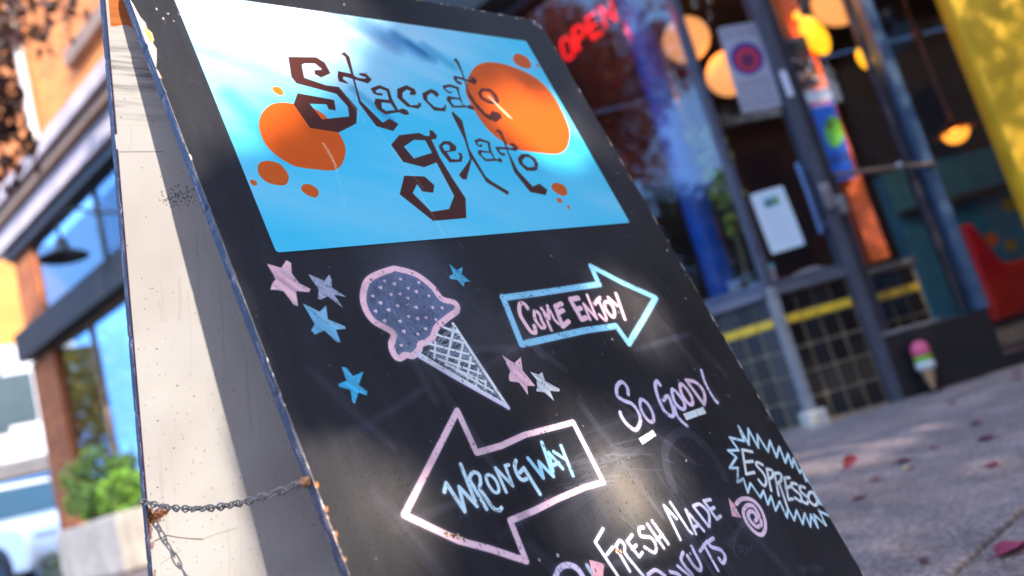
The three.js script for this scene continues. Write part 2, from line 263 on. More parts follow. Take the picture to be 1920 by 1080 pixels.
// pendant lamp in the right window
{
  const t = thing('pendant_lamp', 'brown pendant lamp with glowing orange bowl hanging before the teal wall', 'lamp'); atA(t, 2.0, 1.56, -1.0);
  const dome = new THREE.LatheGeometry([[0.0001, -0.075], [0.03, -0.072], [0.06, -0.055], [0.08, -0.025], [0.086, 0]].map((p) => new THREE.Vector2(...p)), 28);
  mesh('bulb_bowl', dome, std({ color: lin(0.9, 0.5, 0.2), emissive: lin(1.0, 0.36, 0.03), emissiveIntensity: 1.0, roughness: 0.5, side: THREE.DoubleSide }), t);
  const sau = new THREE.LatheGeometry([[0.02, 0.09], [0.05, 0.075], [0.10, 0.035], [0.15, 0.008], [0.152, 0.002], [0.09, 0.004]].map((p) => new THREE.Vector2(...p)), 28);
  mesh('lamp_shade', sau, std({ color: lin(0.05, 0.02, 0.012), roughness: 0.4, side: THREE.DoubleSide }), t);
  mesh('stem', merge([tube([[0, 0.09, 0], [0, 0.4, 0], [0, 0.74, 0]], 0.011, 4), box(-0.03, 0.03, 0.70, 0.76, -0.03, 0.03, 0.01), tube([[0, 0.76, 0], [0, 1.1, 0], [0, 1.54, 0]], 0.006, 4)]), worn(lin(0.10, 0.075, 0.065), 0.5), t);
  const l = new THREE.PointLight(0xff8c30, 0.12, 0, 2); l.position.set(0, -0.02, 0); l.castShadow = true; t.add(l);
}
// neon letters OPEN in the corner window
{
  const t = thing('neon_sign', 'red neon sign reading OPEN in the corner window', 'neon sign'); atB(t, -0.595, 2.61, -0.07); t.scale.setScalar(0.9);
  const m = std({ color: lin(0.5, 0.01, 0.01), emissive: lin(1, 0.006, 0.008), emissiveIntensity: 1.6, roughness: 0.4 });
  const w = 0.085, h = 0.15, L = { O: [[[0, 0.5], [0.15, 0.92], [0.5, 1], [0.85, 0.92], [1, 0.5], [0.85, 0.08], [0.5, 0], [0.15, 0.08], [0, 0.5]]], P: [[[0, 0], [0, 0.5], [0, 1]], [[0, 1], [0.7, 1], [1, 0.75], [0.7, 0.5], [0, 0.48]]], E: [[[1, 1], [0.5, 1], [0, 1]], [[0, 1], [0, 0.5], [0, 0]], [[0, 0], [0.5, 0], [1, 0]], [[0, 0.52], [0.4, 0.52], [0.8, 0.52]]], N: [[[0, 0], [0, 0.5], [0, 1]], [[0, 1], [0.5, 0.5], [1, 0]], [[1, 0], [1, 0.5], [1, 1]]] };
  'OPEN'.split('').forEach((ch, i) => { const x0 = -0.235 + i * 0.124; mesh('letter_tube', merge(L[ch].map((s) => tube(s.map(([a, b]) => [x0 + a * w, (b - 0.5) * h - 0.02 + i * 0.016, 0]), 0.0085, 20))), m, t); });
  mesh('backing_frame', merge([tube([[-0.26, -0.11, -0.02], [0, -0.08, -0.02], [0.26, -0.05, -0.02]], 0.004, 4), tube([[-0.26, 0.07, -0.02], [0, 0.10, -0.02], [0.26, 0.13, -0.02]], 0.004, 4), tube([[-0.2, 0.08, -0.02], [-0.2, 0.25, -0.02], [-0.2, 0.5, -0.02]], 0.003, 4), tube([[0.2, 0.08, -0.02], [0.2, 0.25, -0.02], [0.2, 0.5, -0.02]], 0.003, 4)]), blackM, t);
  const l = new THREE.PointLight(0xff1408, 0.25, 0, 2); l.position.set(0, 0, -0.08); l.castShadow = true; t.add(l);
}
// posters and papers on the glass
function sheet(name, label, cat, x, y, w, h, rot, draw, pw = 256, z = 0.006) {
  const c = canvas(pw, Math.round(pw * h / w)), k = c.getContext('2d'); draw(k, c.width, c.height);
  const g = new THREE.BoxGeometry(w, h, 0.001, 8, 8, 1), p = g.attributes.position; for (let i = 0; i < p.count; i++) p.setZ(i, p.getZ(i) + 0.004 * Math.sin(p.getX(i) * 23 + p.getY(i) * 9)); g.computeVertexNormals();
  const o = mesh(name, g, std({ map: ctex(c), roughness: 0.6 })); return tag(atA(o, ...(z < 0 ? deep(x, y, z) : [x, y, z])), label, cat), o.rotation.order = 'YXZ', o.rotation.z = rot, o;
}
sheet('concert_poster', 'white poster with blue and red ringed oval, taped inside beside the steel mullion', 'poster', 0.285, 1.97, 0.225, 0.50, -0.05, (k, w, h) => {
  k.fillStyle = '#9a99a6'; k.fillRect(0, 0, w, h); k.fillStyle = '#4a4858'; for (let i = 0; i < 3; i++) for (let j = 0; j < 9; j++) k.fillRect(16 + j * 25, 18 + i * 26, 6 + 14 * rnd(), 12);
  const cx = w * 0.5, cy = h * 0.40; [['#16267e', 1], ['#5a1470', 0.84], ['#b01240', 0.74], ['#c8401c', 0.56], ['#7c1246', 0.48], ['#501048', 0.32]].forEach(([c, s]) => { k.fillStyle = c; k.beginPath(); k.ellipse(cx, cy + (1 - s) * 22, w * 0.40 * s, h * 0.19 * s, 0.05, 0, 7); k.fill(); });
  k.fillStyle = '#55535f'; for (let i = 0; i < 8; i++) for (let j = 0; j < 12; j++) k.fillRect(22 + j * 18, h * 0.645 + i * 20, 5 + 10 * rnd(), 8); k.fillRect(20, h * 0.93, w - 40, 8);
});
sheet('notice_paper', 'white notice sheet with a small landscape photo on top, low on the window pane', 'notice', 0.153, 1.125, 0.185, 0.33, 0.03, (k, w, h) => {
  k.fillStyle = '#c4d2dc'; k.fillRect(0, 0, w, h); k.fillStyle = '#5f8fa8'; k.fillRect(w * 0.3, h * 0.12, w * 0.44, h * 0.16); k.fillStyle = '#27472a'; k.fillRect(w * 0.3, h * 0.2, w * 0.44, h * 0.05); k.fillStyle = '#6f9a3a'; k.fillRect(w * 0.55, h * 0.17, w * 0.2, h * 0.07);
  k.fillStyle = '#98a6b2'; for (let i = 0; i < 12; i++) k.fillRect(w * 0.2, h * 0.36 + i * h * 0.045, w * (0.35 + 0.25 * rnd()), 3);
});
sheet('blue_poster', 'blue poster with a green blob under a pale header, beside the orange post', 'poster', 0.575, 1.50, 0.17, 0.52, -0.06, (k, w, h) => {
  k.fillStyle = '#0d5fc0'; k.fillRect(0, 0, w, h); k.fillStyle = '#b9c2cb'; k.fillRect(0, 0, w, h * 0.12); k.fillStyle = '#b04a70'; k.fillRect(w * 0.2, h * 0.12, w * 0.7, h * 0.06); k.fillStyle = '#5fae1c'; k.beginPath(); k.ellipse(w * 0.72, h * 0.48, w * 0.3, h * 0.17, 0.2, 0, 7); k.fill(); k.fillStyle = '#3d7a18'; k.beginPath(); k.ellipse(w * 0.66, h * 0.40, w * 0.16, h * 0.06, 0.2, 0, 7); k.fill();
  k.fillStyle = '#0a3f8c'; k.fillRect(0, h * 0.72, w, h * 0.1); k.fillStyle = '#1b86d8'; for (let i = 0; i < 16; i++) k.fillRect(w * rnd(), h * (0.2 + 0.7 * rnd()), 20, 10);
}, 256, -0.025);
sheet('flyer_sheet', 'dark flyer with a crowd of brown faces above the blue poster', 'poster', 0.56, 1.93, 0.16, 0.30, -0.05, (k, w, h) => { k.fillStyle = '#14100f'; k.fillRect(0, 0, w, h); for (let i = 0; i < 60; i++) { k.fillStyle = ['#8a4a28', '#b8743c', '#4a2a5c', '#6e3018', '#c8b8b0'][i % 5]; k.beginPath(); k.ellipse(w * rnd(), h * (0.35 + 0.6 * rnd()), 12 + 10 * rnd(), 14, 0, 0, 7); k.fill(); } k.fillStyle = '#9a9aa4'; k.fillRect(w * 0.2, 20, w * 0.5, 12); }, 256, -0.025);
for (const [x, y, w, h, lab] of [[0.435, 1.82, 0.035, 0.15, 'white sticker strip on the steel mullion beside the concert poster']]) { const o = mesh('sticker', new THREE.BoxGeometry(w, h, 0.002), std({ color: lin(0.6, 0.62, 0.72), roughness: 0.6 })); tag(atA(o, x, y, 0.037), lab, 'sticker'); }
// small things on the sill
function cup(x, y, z, c1, c2, lab, s = 1) { const t = thing('paper_cup', lab, 'cup'); atA(t, x, y, z); const g = new THREE.LatheGeometry([[0.001, 0], [0.026 * s, 0], [0.034 * s, 0.085 * s], [0.031 * s, 0.085 * s], [0.024 * s, 0.006]].map((p) => new THREE.Vector2(...p)), 20); mesh('cup_wall', g, std({ color: c1, roughness: 0.6, side: THREE.DoubleSide }), t); const l = new THREE.CylinderGeometry(0.036 * s, 0.036 * s, 0.02 * s, 20); l.translate(0, 0.097 * s, 0); mesh('lid', l, std({ color: c2, roughness: 0.5 }), t); }
cup(0.055, 0.785, -0.10, lin(0.55, 0.5, 0.6), lin(0.2, 0.72, 0.85), 'pale cup with turquoise lid on the window sill right of the corner', 1.25);
cup(-0.10, 0.787, -0.20, lin(0.6, 0.55, 0.4), lin(0.5, 0.6, 0.75), 'cup with pale blue lid on the sill left of the corner', 1.0);
{ const s = new THREE.Shape(); s.moveTo(0, 0); s.bezierCurveTo(0.03, 0.05, 0.09, 0.06, 0.17, 0.045); s.lineTo(0.19, 0); const g = new THREE.ExtrudeGeometry(s, { depth: 0.08, bevelEnabled: true, bevelSize: 0.008, bevelThickness: 0.008 }); const o = mesh('crumpled_cloth', g, worn(lin(0.35, 0.33, 0.36), 0.9)); tag(atA(o, 0.16, 0.79, -0.16), 'grey crumpled cloth lying on the sill under the notice sheet', 'cloth'); }
// vine in the corner
{
  const t = thing('window_vine', 'climbing plant with yellow green leaves on a thin stem in the corner window', 'plant'); atB(t, 0, 0, -0.10);
  const pts = [[-0.15, 0.787, 0], [-0.12, 1.19, 0], [-0.10, 1.5, 0], [-0.13, 1.66, 0], [-0.19, 1.82, 0], [-0.17, 2.05, 0], [-0.2, 2.3, 0]]; mesh('stem', tube(pts, 0.011, 40, 7), worn(lin(0.32, 0.24, 0.10), 0.8), t);
  const lg = []; const cv = new THREE.CatmullRomCurve3(pts.map((p) => V(...p)));
  for (let i = 0; i < 60; i++) { const q = cv.getPoint(rr(0.12, 0.62)); const s = new THREE.SphereGeometry(1, 6, 5); s.scale(rr(0.018, 0.032), rr(0.03, 0.05), 0.002); s.rotateZ(rr(-2, 2)); s.rotateY(rr(-1.2, 1.2)); s.translate(q.x + rr(-0.07, 0.09), q.y + rr(-0.05, 0.05), rr(-0.05, 0.05)); lg.push(s); }
  mesh('foliage', merge(lg), std({ color: lin(0.28, 0.34, 0.03), roughness: 0.6 }), t);
}
// ice cream figure standing by the kick panel
{
  const t = thing('ice_cream_figure', 'small ice cream cone figure with pink, green and white scoops by the black kick panel', 'figurine'); atA(t, 0.60, gy(-4.17), 0.085);
  const lathe = (p, s = 24) => new THREE.LatheGeometry(p.map((q) => new THREE.Vector2(...q)), s);
  mesh('stand', merge([box(-0.035, 0.03, 0, 0.012, -0.04, 0.03, 0.004), box(-0.012, 0.0, 0.01, 0.16, -0.045, -0.033, 0.003), box(-0.009, -0.003, 0.10, 0.115, -0.04, -0.012, 0.002)]), blackM, t);
  mesh('cone', lathe([[0.001, 0.006], [0.01, 0.02], [0.034, 0.118], [0.036, 0.122], [0.001, 0.122]]), worn(lin(0.58, 0.36, 0.17), 0.7, 8), t);
  mesh('white_scoop', lathe([[0.001, 0.118], [0.034, 0.114], [0.046, 0.122], [0.047, 0.142], [0.042, 0.160], [0.001, 0.163]]), worn(lin(0.72, 0.74, 0.70), 0.5, 6), t);
  mesh('green_scoop', lathe([[0.001, 0.158], [0.042, 0.156], [0.045, 0.168], [0.043, 0.185], [0.036, 0.193], [0.001, 0.195]]), worn(lin(0.28, 0.56, 0.02), 0.5, 6), t);
  mesh('pink_scoop', lathe([[0.001, 0.19], [0.042, 0.186], [0.046, 0.2], [0.044, 0.222], [0.035, 0.245], [0.02, 0.258], [0.001, 0.262]]), worn(lin(0.80, 0.10, 0.22), 0.5, 6), t);
}
// ------------------------------------------------------------------ far left: barn lamp, planter, shrubs, car, white shop
{
  const t = thing('barn_lamp', 'dark gooseneck barn lamp with wide shade on the brick building', 'lamp'); atB(t, -7.41, 3.62, 0.42); t.scale.setScalar(0.88);
  const sh = new THREE.LatheGeometry([[0.04, 0.24], [0.07, 0.2], [0.09, 0.1], [0.20, 0.02], [0.29, -0.02], [0.295, -0.035], [0.275, -0.03], [0.1, 0.03], [0.02, 0.06]].map((p) => new THREE.Vector2(...p)), 32);
  mesh('lamp_shade', sh, worn(lin(0.03, 0.03, 0.035), 0.45, 2, { side: THREE.DoubleSide }), t);
  mesh('gooseneck', tube([[0, 0.22, 0], [0.02, 0.45, 0], [0.25, 0.52, -0.1], [0.55, 0.36, -0.3], [0.75, 0.30, -0.46]], 0.022, 24), beamM, t);
}
const conc = worn(lin(0.45, 0.42, 0.38), 0.85, 1.2);
{
  const t = thing('concrete_planter', 'pale concrete planter box at the foot of the brick building', 'planter'); atB(t, -7.4, gy(-8.7), 0.45);
  mesh('planter_wall', merge([box(-0.7, 0.9, 0, 0.56, 0.20, 0.30, 0.02), box(-0.7, 0.9, 0, 0.56, -0.30, -0.20, 0.02), box(-0.7, -0.6, 0, 0.56, -0.199, 0.199, 0.02), box(0.8, 0.9, 0, 0.56, -0.199, 0.199, 0.02)]), conc, t);
  mesh('soil', box(-0.59, 0.79, 0.3, 0.5, -0.19, 0.19), worn(lin(0.04, 0.03, 0.02), 1), t);
}
const LG = (() => { const g = new THREE.BufferGeometry(); g.setAttribute('position', new THREE.Float32BufferAttribute([0, -0.5, 0, 0.3, 0, 0.06, 0, 0.5, 0, -0.3, 0, 0.06, 0, 0, -0.03], 3)); g.setIndex([0, 1, 4, 1, 2, 4, 2, 3, 4, 3, 0, 4]); g.setAttribute('uv', new THREE.Float32BufferAttribute([0.5, 0, 1, 0.5, 0.5, 1, 0, 0.5, 0.5, 0.5], 2)); g.computeVertexNormals(); return g; })();
const leafMat = (c) => new THREE.MeshPhysicalMaterial({ color: c, roughness: 0.9, transmission: 0.35, thickness: 0, side: THREE.DoubleSide });
const leafW = std({ color: 0xffffff, roughness: 0.65, side: THREE.DoubleSide });
const leafThin = new THREE.MeshPhysicalMaterial({ color: 0xffffff, roughness: 0.9, transmission: 0.4, thickness: 0, side: THREE.DoubleSide });
function leaves(parent, n, size, where, cols, m = leafThin, name = 'crown') {
  const im = new THREE.InstancedMesh(LG, m, n), o = new THREE.Object3D(), c = new THREE.Color();
  let k = 0, guard = 0; while (k < n && guard++ < n * 8) { const p = where(); if (!p) continue; o.position.copy(p); o.rotation.set(rr(0, 6.3), rr(0, 6.3), rr(0, 6.3)); const s = size * rr(0.65, 1.3); o.scale.set(s, s * rr(0.9, 1.3), s); o.updateMatrix(); im.setMatrixAt(k, o.matrix); const a = cols[Math.floor(rnd() * cols.length)], f = rr(0.75, 1.25); im.setColorAt(k, c.setRGB(a[0] * f, a[1] * f, a[2] * f)); k++; }
  im.count = k; im.name = numbered(name); im.userData.kind = 'stuff'; im.castShadow = im.receiveShadow = true; parent.add(im); return im;
}
const inBall = () => { for (;;) { const p = V(rr(-1, 1), rr(-1, 1), rr(-1, 1)); if (p.lengthSq() < 1) return p; } };
function shrub(x, z, y, r, h, n, cols, lab) {
  const t = thing('shrub', lab, 'shrub', [0, 0, 0], 0, 'shrubs by the concrete planter'); atB(t, x, y, z);
  const st = []; for (let i = 0; i < 6; i++) st.push(taper([V(0, 0, 0), V(rr(-0.3, 0.3) * r, h * 0.4, rr(-0.3, 0.3) * r), V(rr(-0.8, 0.8) * r, h * 0.85, rr(-0.6, 0.6) * r)], 0.012, 0.004, 6, 5)); mesh('stems', merge(st), worn(lin(0.1, 0.08, 0.04), 0.9), t);
  const lumps = Array.from({ length: 9 }, () => V(rr(-0.75, 0.75) * r, rr(0.25, 0.85) * h, rr(-0.6, 0.6) * r)); leaves(t, n, 0.075, () => { const c = lumps[Math.floor(rnd() * 9)]; return inBall().multiplyScalar(r * 0.42).add(c); }, cols, leafThin, 'foliage');
}
const GREEN = [[0.04, 0.10, 0.015], [0.06, 0.15, 0.02], [0.10, 0.24, 0.02]];
shrub(-7.05, 0.45, gy(-8.6) + 0.5, 0.36, 0.5, 900, [[0.14, 0.34, 0.02], [0.22, 0.45, 0.03], [0.06, 0.15, 0.02]], 'bright green shrub at the right end of the concrete planter');
shrub(-7.6, 0.45, gy(-8.9) + 0.5, 0.45, 0.8, 1100, GREEN, 'dark green shrub at the left end of the concrete planter');
shrub(-8.35, 0.6, gy(-9.4), 0.28, 0.42, 400, [[0.05, 0.08, 0.10], [0.04, 0.10, 0.03]], 'low dark shrub standing before the planter');
// parked car
{
  const t = thing('parked_car', 'white car parked nose towards the planter beyond the brick pier', 'car', [-8.95, gy(-13.3) - 0.13, -13.3], THREE.MathUtils.degToRad(-28));
  const s = new THREE.Shape(); s.moveTo(-2.1, 0.35); s.lineTo(2.02, 0.33); s.bezierCurveTo(2.12, 0.4, 2.12, 0.62, 2.02, 0.78); s.bezierCurveTo(1.7, 0.95, 1.3, 1.02, 0.95, 1.06); s.lineTo(-2.05, 1.06); s.bezierCurveTo(-2.15, 0.9, -2.15, 0.5, -2.1, 0.35);
  const hole = (x) => { const h = new THREE.Path(); h.absarc(x, 0.33, 0.37, 0, Math.PI * 2); return h; }; 
  const g = new THREE.ExtrudeGeometry(s, { depth: 1.6, bevelEnabled: true, bevelSize: 0.06, bevelThickness: 0.08, bevelSegments: 3, curveSegments: 8 }); g.translate(0, 0, -0.8);
  const paint = new THREE.MeshPhysicalMaterial({ color: lin(0.78, 0.79, 0.8), roughness: 0.35, clearcoat: 1, clearcoatRoughness: 0.05 });
  mesh('body', boxUV(g), paint, t);
  const c = new THREE.Shape(); c.moveTo(-2.0, 1.06); c.lineTo(1.0, 1.06); c.lineTo(0.25, 1.55); c.lineTo(-1.7, 1.58); const gg = new THREE.ExtrudeGeometry(c, { depth: 1.35, bevelEnabled: true, bevelSize: 0.05, bevelThickness: 0.05, bevelSegments: 2 }); gg.translate(0, 0.05, -0.675); mesh('cabin_glass', boxUV(gg), std({ color: lin(0.012, 0.03, 0.028), roughness: 0.12 }), t);
  mesh('roof', merge([box(-1.7, 0.3, 1.62, 1.69, -0.68, 0.68, 0.03), box(-0.75, -0.62, 1.1, 1.63, 0.68, 0.745, 0.02), box(-0.75, -0.62, 1.1, 1.63, -0.745, -0.68, 0.02)]), paint, t);
  for (const x of [-1.3, 1.3]) for (const z of [-0.83, 0.83]) { const w = new THREE.TorusGeometry(0.245, 0.085, 12, 28); w.translate(x, 0.33, z); const wh = mesh('wheel', w, std({ color: lin(0.02, 0.02, 0.02), roughness: 0.85 }), t); const sp = []; for (let i = 0; i < 5; i++) { const b = box(-0.028, 0.028, 0.02, 0.2, -0.02, 0.035, 0.008); b.rotateZ(i * 1.2566); b.translate(x, 0.33, z); sp.push(b); } const rim = new THREE.TorusGeometry(0.185, 0.022, 8, 26); rim.translate(x, 0.33, z); mesh('rim', merge([...sp, rim]), alu, wh); const arch = new THREE.CylinderGeometry(0.38, 0.38, 0.06, 26); arch.rotateX(Math.PI / 2); arch.translate(x, 0.36, Math.sign(z) * 0.858); mesh('wheel_arch', arch, blackM, t); }
  for (const z of [-0.6, 0.6]) mesh('headlight', box(1.96, 2.13, 0.66, 0.80, z - 0.17, z + 0.17, 0.04), std({ color: lin(0.6, 0.62, 0.65), roughness: 0.1 }), t);
  mesh('side_mirror', merge([box(0.55, 0.75, 1.08, 1.22, 0.86, 1.05, 0.04), box(0.55, 0.75, 1.08, 1.22, -1.05, -0.86, 0.04)]), paint, t);
}
// white shop across the side street
{
  const t = thing('white_shop', 'white rendered shop front with dark square emblem sign under orange boarding', 'building', [-11.2, gy(-17) - 0.13, -17.2], THREE.MathUtils.degToRad(34));
  mesh('wall', box(-6, 1.55, 2.45, 5.0, -4, 0), worn(lin(0.74, 0.74, 0.76), 0.7, 0.6), t);
  mesh('boarding', box(-6, 1.0, 5.0, 7.6, -4, -0.05), worn(lin(0.72, 0.30, 0.05), 0.7, 0.6), t);
  mesh('awning', box(-6, 1.65, 2.1, 2.44, -0.2, 0.55), worn(lin(0.16, 0.15, 0.15), 0.7), t);
  mesh('glass_front', box(-6, 1.4, 0.2, 2.1, -0.6, -0.5), std({ color: lin(0.04, 0.08, 0.06), roughness: 0.5 }), t);
  mesh('post', box(1.2, 1.5, 0, 2.09, -0.4, -0.05), conc, t);
  const em = mesh('emblem_plate', box(-1.3, 0.6, 3.25, 4.35, 0.005, 0.03), worn(lin(0.02, 0.06, 0.08), 0.4), t); mesh('emblem_bar', merge([box(-0.7, 0.05, 4.36, 4.5, 0.005, 0.028), box(-0.7, 0.05, 3.1, 3.24, 0.005, 0.028)]), worn(lin(0.02, 0.06, 0.08), 0.4), em);
  mesh('orange_panel', box(-1.3, -0.25, 2.5, 3.08, 0.005, 0.04), worn(lin(0.75, 0.32, 0.03), 0.6), t);
}
// ------------------------------------------------------------------ trees
const bark = worn(lin(0.10, 0.07, 0.055), 0.95, 1.5, { bumpScale: 0.01 });
function trunkOf(t, h, r, tips) {
  mesh('trunk', taper([V(0, -0.05, 0), V(0.06, h * 0.35, 0.04), V(-0.04, h * 0.7, 0.05), V(0.03, h, 0)], r, r * 0.62, 14, 10), bark, t);
  mesh('limbs', merge(tips.map((p) => taper([V(0.02, h * 0.95, 0), V(p.x * 0.35, h + (p.y - h) * 0.5, p.z * 0.35), p], r * 0.5, r * 0.08, 10, 6))), bark, t);
}
function tree(x, z, y0, h, cx, cy, cz, rx, ry, rz, n, size, cols, lab, group) {
  const t = thing('street_tree', lab, 'tree', [x, y0, z], 0, group); const tips = []; for (let i = 0; i < 9; i++) { const q = inBall(); tips.push(V(cx + q.x * rx * 0.8, cy + q.y * ry * 0.8, cz + q.z * rz * 0.8)); } trunkOf(t, h, 0.13, tips);
  const lumps = Array.from({ length: 34 }, () => { const q = inBall(); return [V(cx + q.x * rx * 0.85, cy + q.y * ry * 0.85, cz + q.z * rz * 0.85), rr(0.22, 0.42) * Math.min(rx, ry)]; });
  leaves(t, n, size, () => { const l = lumps[Math.floor(rnd() * 34)]; return inBall().multiplyScalar(l[1]).add(l[0]); }, cols); return t;
}
const REDS = [[0.34, 0.04, 0.035], [0.45, 0.06, 0.04], [0.22, 0.05, 0.04], [0.50, 0.16, 0.07]];
const PLUM = [[0.08, 0.03, 0.03], [0.12, 0.05, 0.035], [0.06, 0.025, 0.03], [0.16, 0.08, 0.04]];
tree(-5.9, -5.6, gy(-5.6), 2.6, 1.35, 4.75, -0.4, 1.6, 1.7, 1.4, 9000, 0.12, PLUM, 'plum leaved tree in front of the sunlit brick wall', undefined);
tree(-8.3, -1.9, -0.13 + gy(-1.9), 3.0, 0, 5.9, 0, 2.7, 2.2, 2.5, 14000, 0.12, REDS, 'red leaved tree mirrored in the corner window');
tree(-17, -14.5, 0.1, 2.4, 0, 4.0, 0, 3.0, 2.4, 3.0, 5000, 0.2, [[0.20, 0.24, 0.03], [0.30, 0.26, 0.03], [0.10, 0.14, 0.02]], 'yellow green tree at the far end of the side street');
tree(-19, -9, 0.05, 2.4, 0, 4.4, 0, 2.8, 2.8, 2.8, 5000, 0.2, [[0.08, 0.13, 0.03], [0.14, 0.2, 0.03]], 'green tree across the side street, mirrored in the brick side windows');
for (const [x, z, h, lab] of [[-15, -1.2, 5.4, 'dark green tree across the street, nearest the red leaved tree'], [-15.5, 3.2, 6.2, 'dark green tree across the street, middle of the row behind the camera on the left'], [-14, 8.2, 5, 'dark green tree across the street, last of the row behind the camera on the left']]) tree(x, z, -0.1, 0.9, 0, h * 0.5, 0, 2.6, h * 0.5, 2.6, 9000, 0.2, [[0.03, 0.05, 0.012], [0.05, 0.06, 0.015], [0.08, 0.06, 0.03], [0.03, 0.03, 0.02]], lab, 'dark green trees across the street');
// big shade tree behind the camera; its leaves leave gaps through which the sun reaches the board and the pavement
{
  const A = V(0.91654, 0, -0.39994), B = V(-0.2171, 0.83985, -0.49752);
  const poly = (pts) => (a, b) => { let c = false; for (let i = 0, j = pts.length - 1; i < pts.length; j = i++) if ((pts[i][1] > b) !== (pts[j][1] > b) && a < (pts[j][0] - pts[i][0]) * (b - pts[i][1]) / (pts[j][1] - pts[i][1]) + pts[i][0]) c = !c; return c; };
  const top = poly([[-0.03, 1.10], [-0.03, 1.36], [0.24, 1.36], [0.318, 1.303], [0.25, 1.215], [0.192, 1.135], [0.136, 1.073], [0.099, 1.045], [0.06, 1.03], [0.02, 1.03]]);
  const inner = poly([[-0.06, 1.30], [0.03, 1.29], [0.028, 1.238], [0.045, 1.103], [0.064, 0.905], [0.085, 0.717], [0.09, 0.55], [-0.25, 0.55], [-0.16, 0.95]]);
  const spots = [[0.49, 1.173, 0.055, 1], [0.54, 1.185, 0.04, 1], [0.615, 1.206, 0.055, 0.9], [0.531, 1.355, 0.05, 0.8], [0.306, 1.181, 0.05, 0.6], [0.41, 1.251, 0.04, 0.6], [0.266, 1.286, 0.04, 0.6], [0.512, 0.902, 0.050, 1], [0.501, 0.943, 0.042, 0.9], [0.383, 0.725, 0.066, 1], [0.344, 0.691, 0.045, 1], [0.468, 0.731, 0.042, 0.8], [0.307, 0.841, 0.055, 0.75], [0.251, 0.883, 0.04, 0.7], [0.113, 0.736, 0.045, 1], [0.115, 0.687, 0.045, 1], [0.153, 0.708, 0.035, 0.9], [0.293, 0.677, 0.025, 0.5],
    [2.73, 2.42, 0.10, 1], [2.76, 2.33, 0.08, 1], [2.845, 1.878, 0.10, 1], [3.0, 2.03, 0.08, 1], [2.864, 2.269, 0.07, 0.8], [2.18, 1.497, 0.08, 1], [2.27, 1.42, 0.06, 1], [2.369, 1.325, 0.08, 1], [1.97, 1.289, 0.07, 1], [2.2, 1.30, 0.06, 0.9], [2.441, 1.32, 0.06, 0.8], [2.836, 1.485, 0.07, 1], [3.434, 1.668, 0.10, 1], [3.72, 1.625, 0.09, 1], [3.58, 1.65, 0.08, 1]];
  const lit = (a, b) => { let s = top(a, b) || inner(a, b) ? 1 : 0; for (const [x, y, r, k] of spots) if (Math.hypot(a - x, b - y) < r * 1.15) s = Math.max(s, k); return s; };
  const t = thing('street_tree', 'large plum leaved street tree shading the pavement before the shop', 'tree', [5.0, gy(4.3), 4.3]);
  const base = t.position, tips = []; for (let i = 0; i < 12; i++) tips.push(V(rr(-2.4, 1.6), rr(4.4, 8.2), rr(-1.6, 1.6)));
  const okTip = (p) => { for (let k = 0.3; k <= 1; k += 0.1) { const w = V(p.x * k, 3 + (p.y - 3) * k, p.z * k).add(base); const a = w.dot(A), b = w.dot(B); if (a < 0.75 && b < 1.6) return false; } return true; };
  trunkOf(t, 3.0, 0.17, tips.filter(okTip));
  const hit = (p, e) => { const a = p.dot(A), b = p.dot(B); const k = Math.max(lit(a, b), lit(a + e, b), lit(a - e, b), lit(a, b + e), lit(a, b - e)); return rnd() < k; };
  leaves(t, 46000, 0.085, () => { const a = rr(-0.5, 5.6), b = rr(0.1, 4.7), s = a > 3.3 && b > 2.3 ? rr(11.5, 14.5) : rr(7.0, 10.0); if (a < 0.0 && rnd() < 0.4) return null; if (b > 4.2 && a < 1.2) return null; const p = V(0, 0, 0).addScaledVector(A, a).addScaledVector(B, b).addScaledVector(SUN, s); if (hit(p, 0.045)) return null; if (a > 3.3 && b > 2.3 && rnd() < 0.72) return null; if (fbm(a * 2.2 + 7, b * 2.2 + 3, 0, 3) < 0.36 && a > 0.8 && a < 3.7 && rnd() < 0.35) return null; return p.sub(base); }, PLUM);
  // unseen leaves added over the pavement to darken what the board mirrors
  leaves(t, 26000, 0.15, () => { const p = V(rr(0.6, 6.5), rr(3.9, 6.4), rr(-3.2, 2.6)); if (Math.hypot((p.x - 3.6) / 3.2, (p.z + 0.2) / 3.2) > 1) return null; const a = p.dot(A), b = p.dot(B); if (a < 0.8 && b < 4.0) return null; if (a > 3.4 && b > 1.9 && rnd() < 0.85) return null; return p.sub(base); }, PLUM, leafThin, 'added_dark_crown');
  // unseen low twig, added to shade the left strip of the board
  leaves(t, 1300, 0.05, () => { const b = rr(0.77, 1.0), e = 0.043 + (1.08 - b) * 0.107, a = e + rr(0.016, 0.10) * (1 - 0.4 * Math.abs(b - 0.88) / 0.12), s = rr(2.2, 2.6); const p = V(0, 0, 0).addScaledVector(A, a).addScaledVector(B, b).addScaledVector(SUN, s); if (hit(p, 0.0)) return null; return p.sub(base); }, PLUM, leafThin, 'added_shade_twig');
  leaves(t, 9000, 0.07, () => { const a = rr(-0.05, 0.75), b = rr(0.6, 1.42), s = rr(4.3, 5.6); const p = V(0, 0, 0).addScaledVector(A, a).addScaledVector(B, b).addScaledVector(SUN, s); if (hit(p, 0.018)) return null; return p.sub(base); }, PLUM, leafThin, 'inner_crown');
}
{ const t2 = tree(9.2, -0.6, gy(-0.6), 2.6, 0, 4.6, 0, 3.0, 2.8, 3.2, 18000, 0.2, PLUM, 'plum leaved tree out of view at the right, added to darken the board reflections'); t2.name = 'added_tree_right'; t2.name = numbered('street_tree'); }  // unseen tree, added so the board mirrors dark leaves
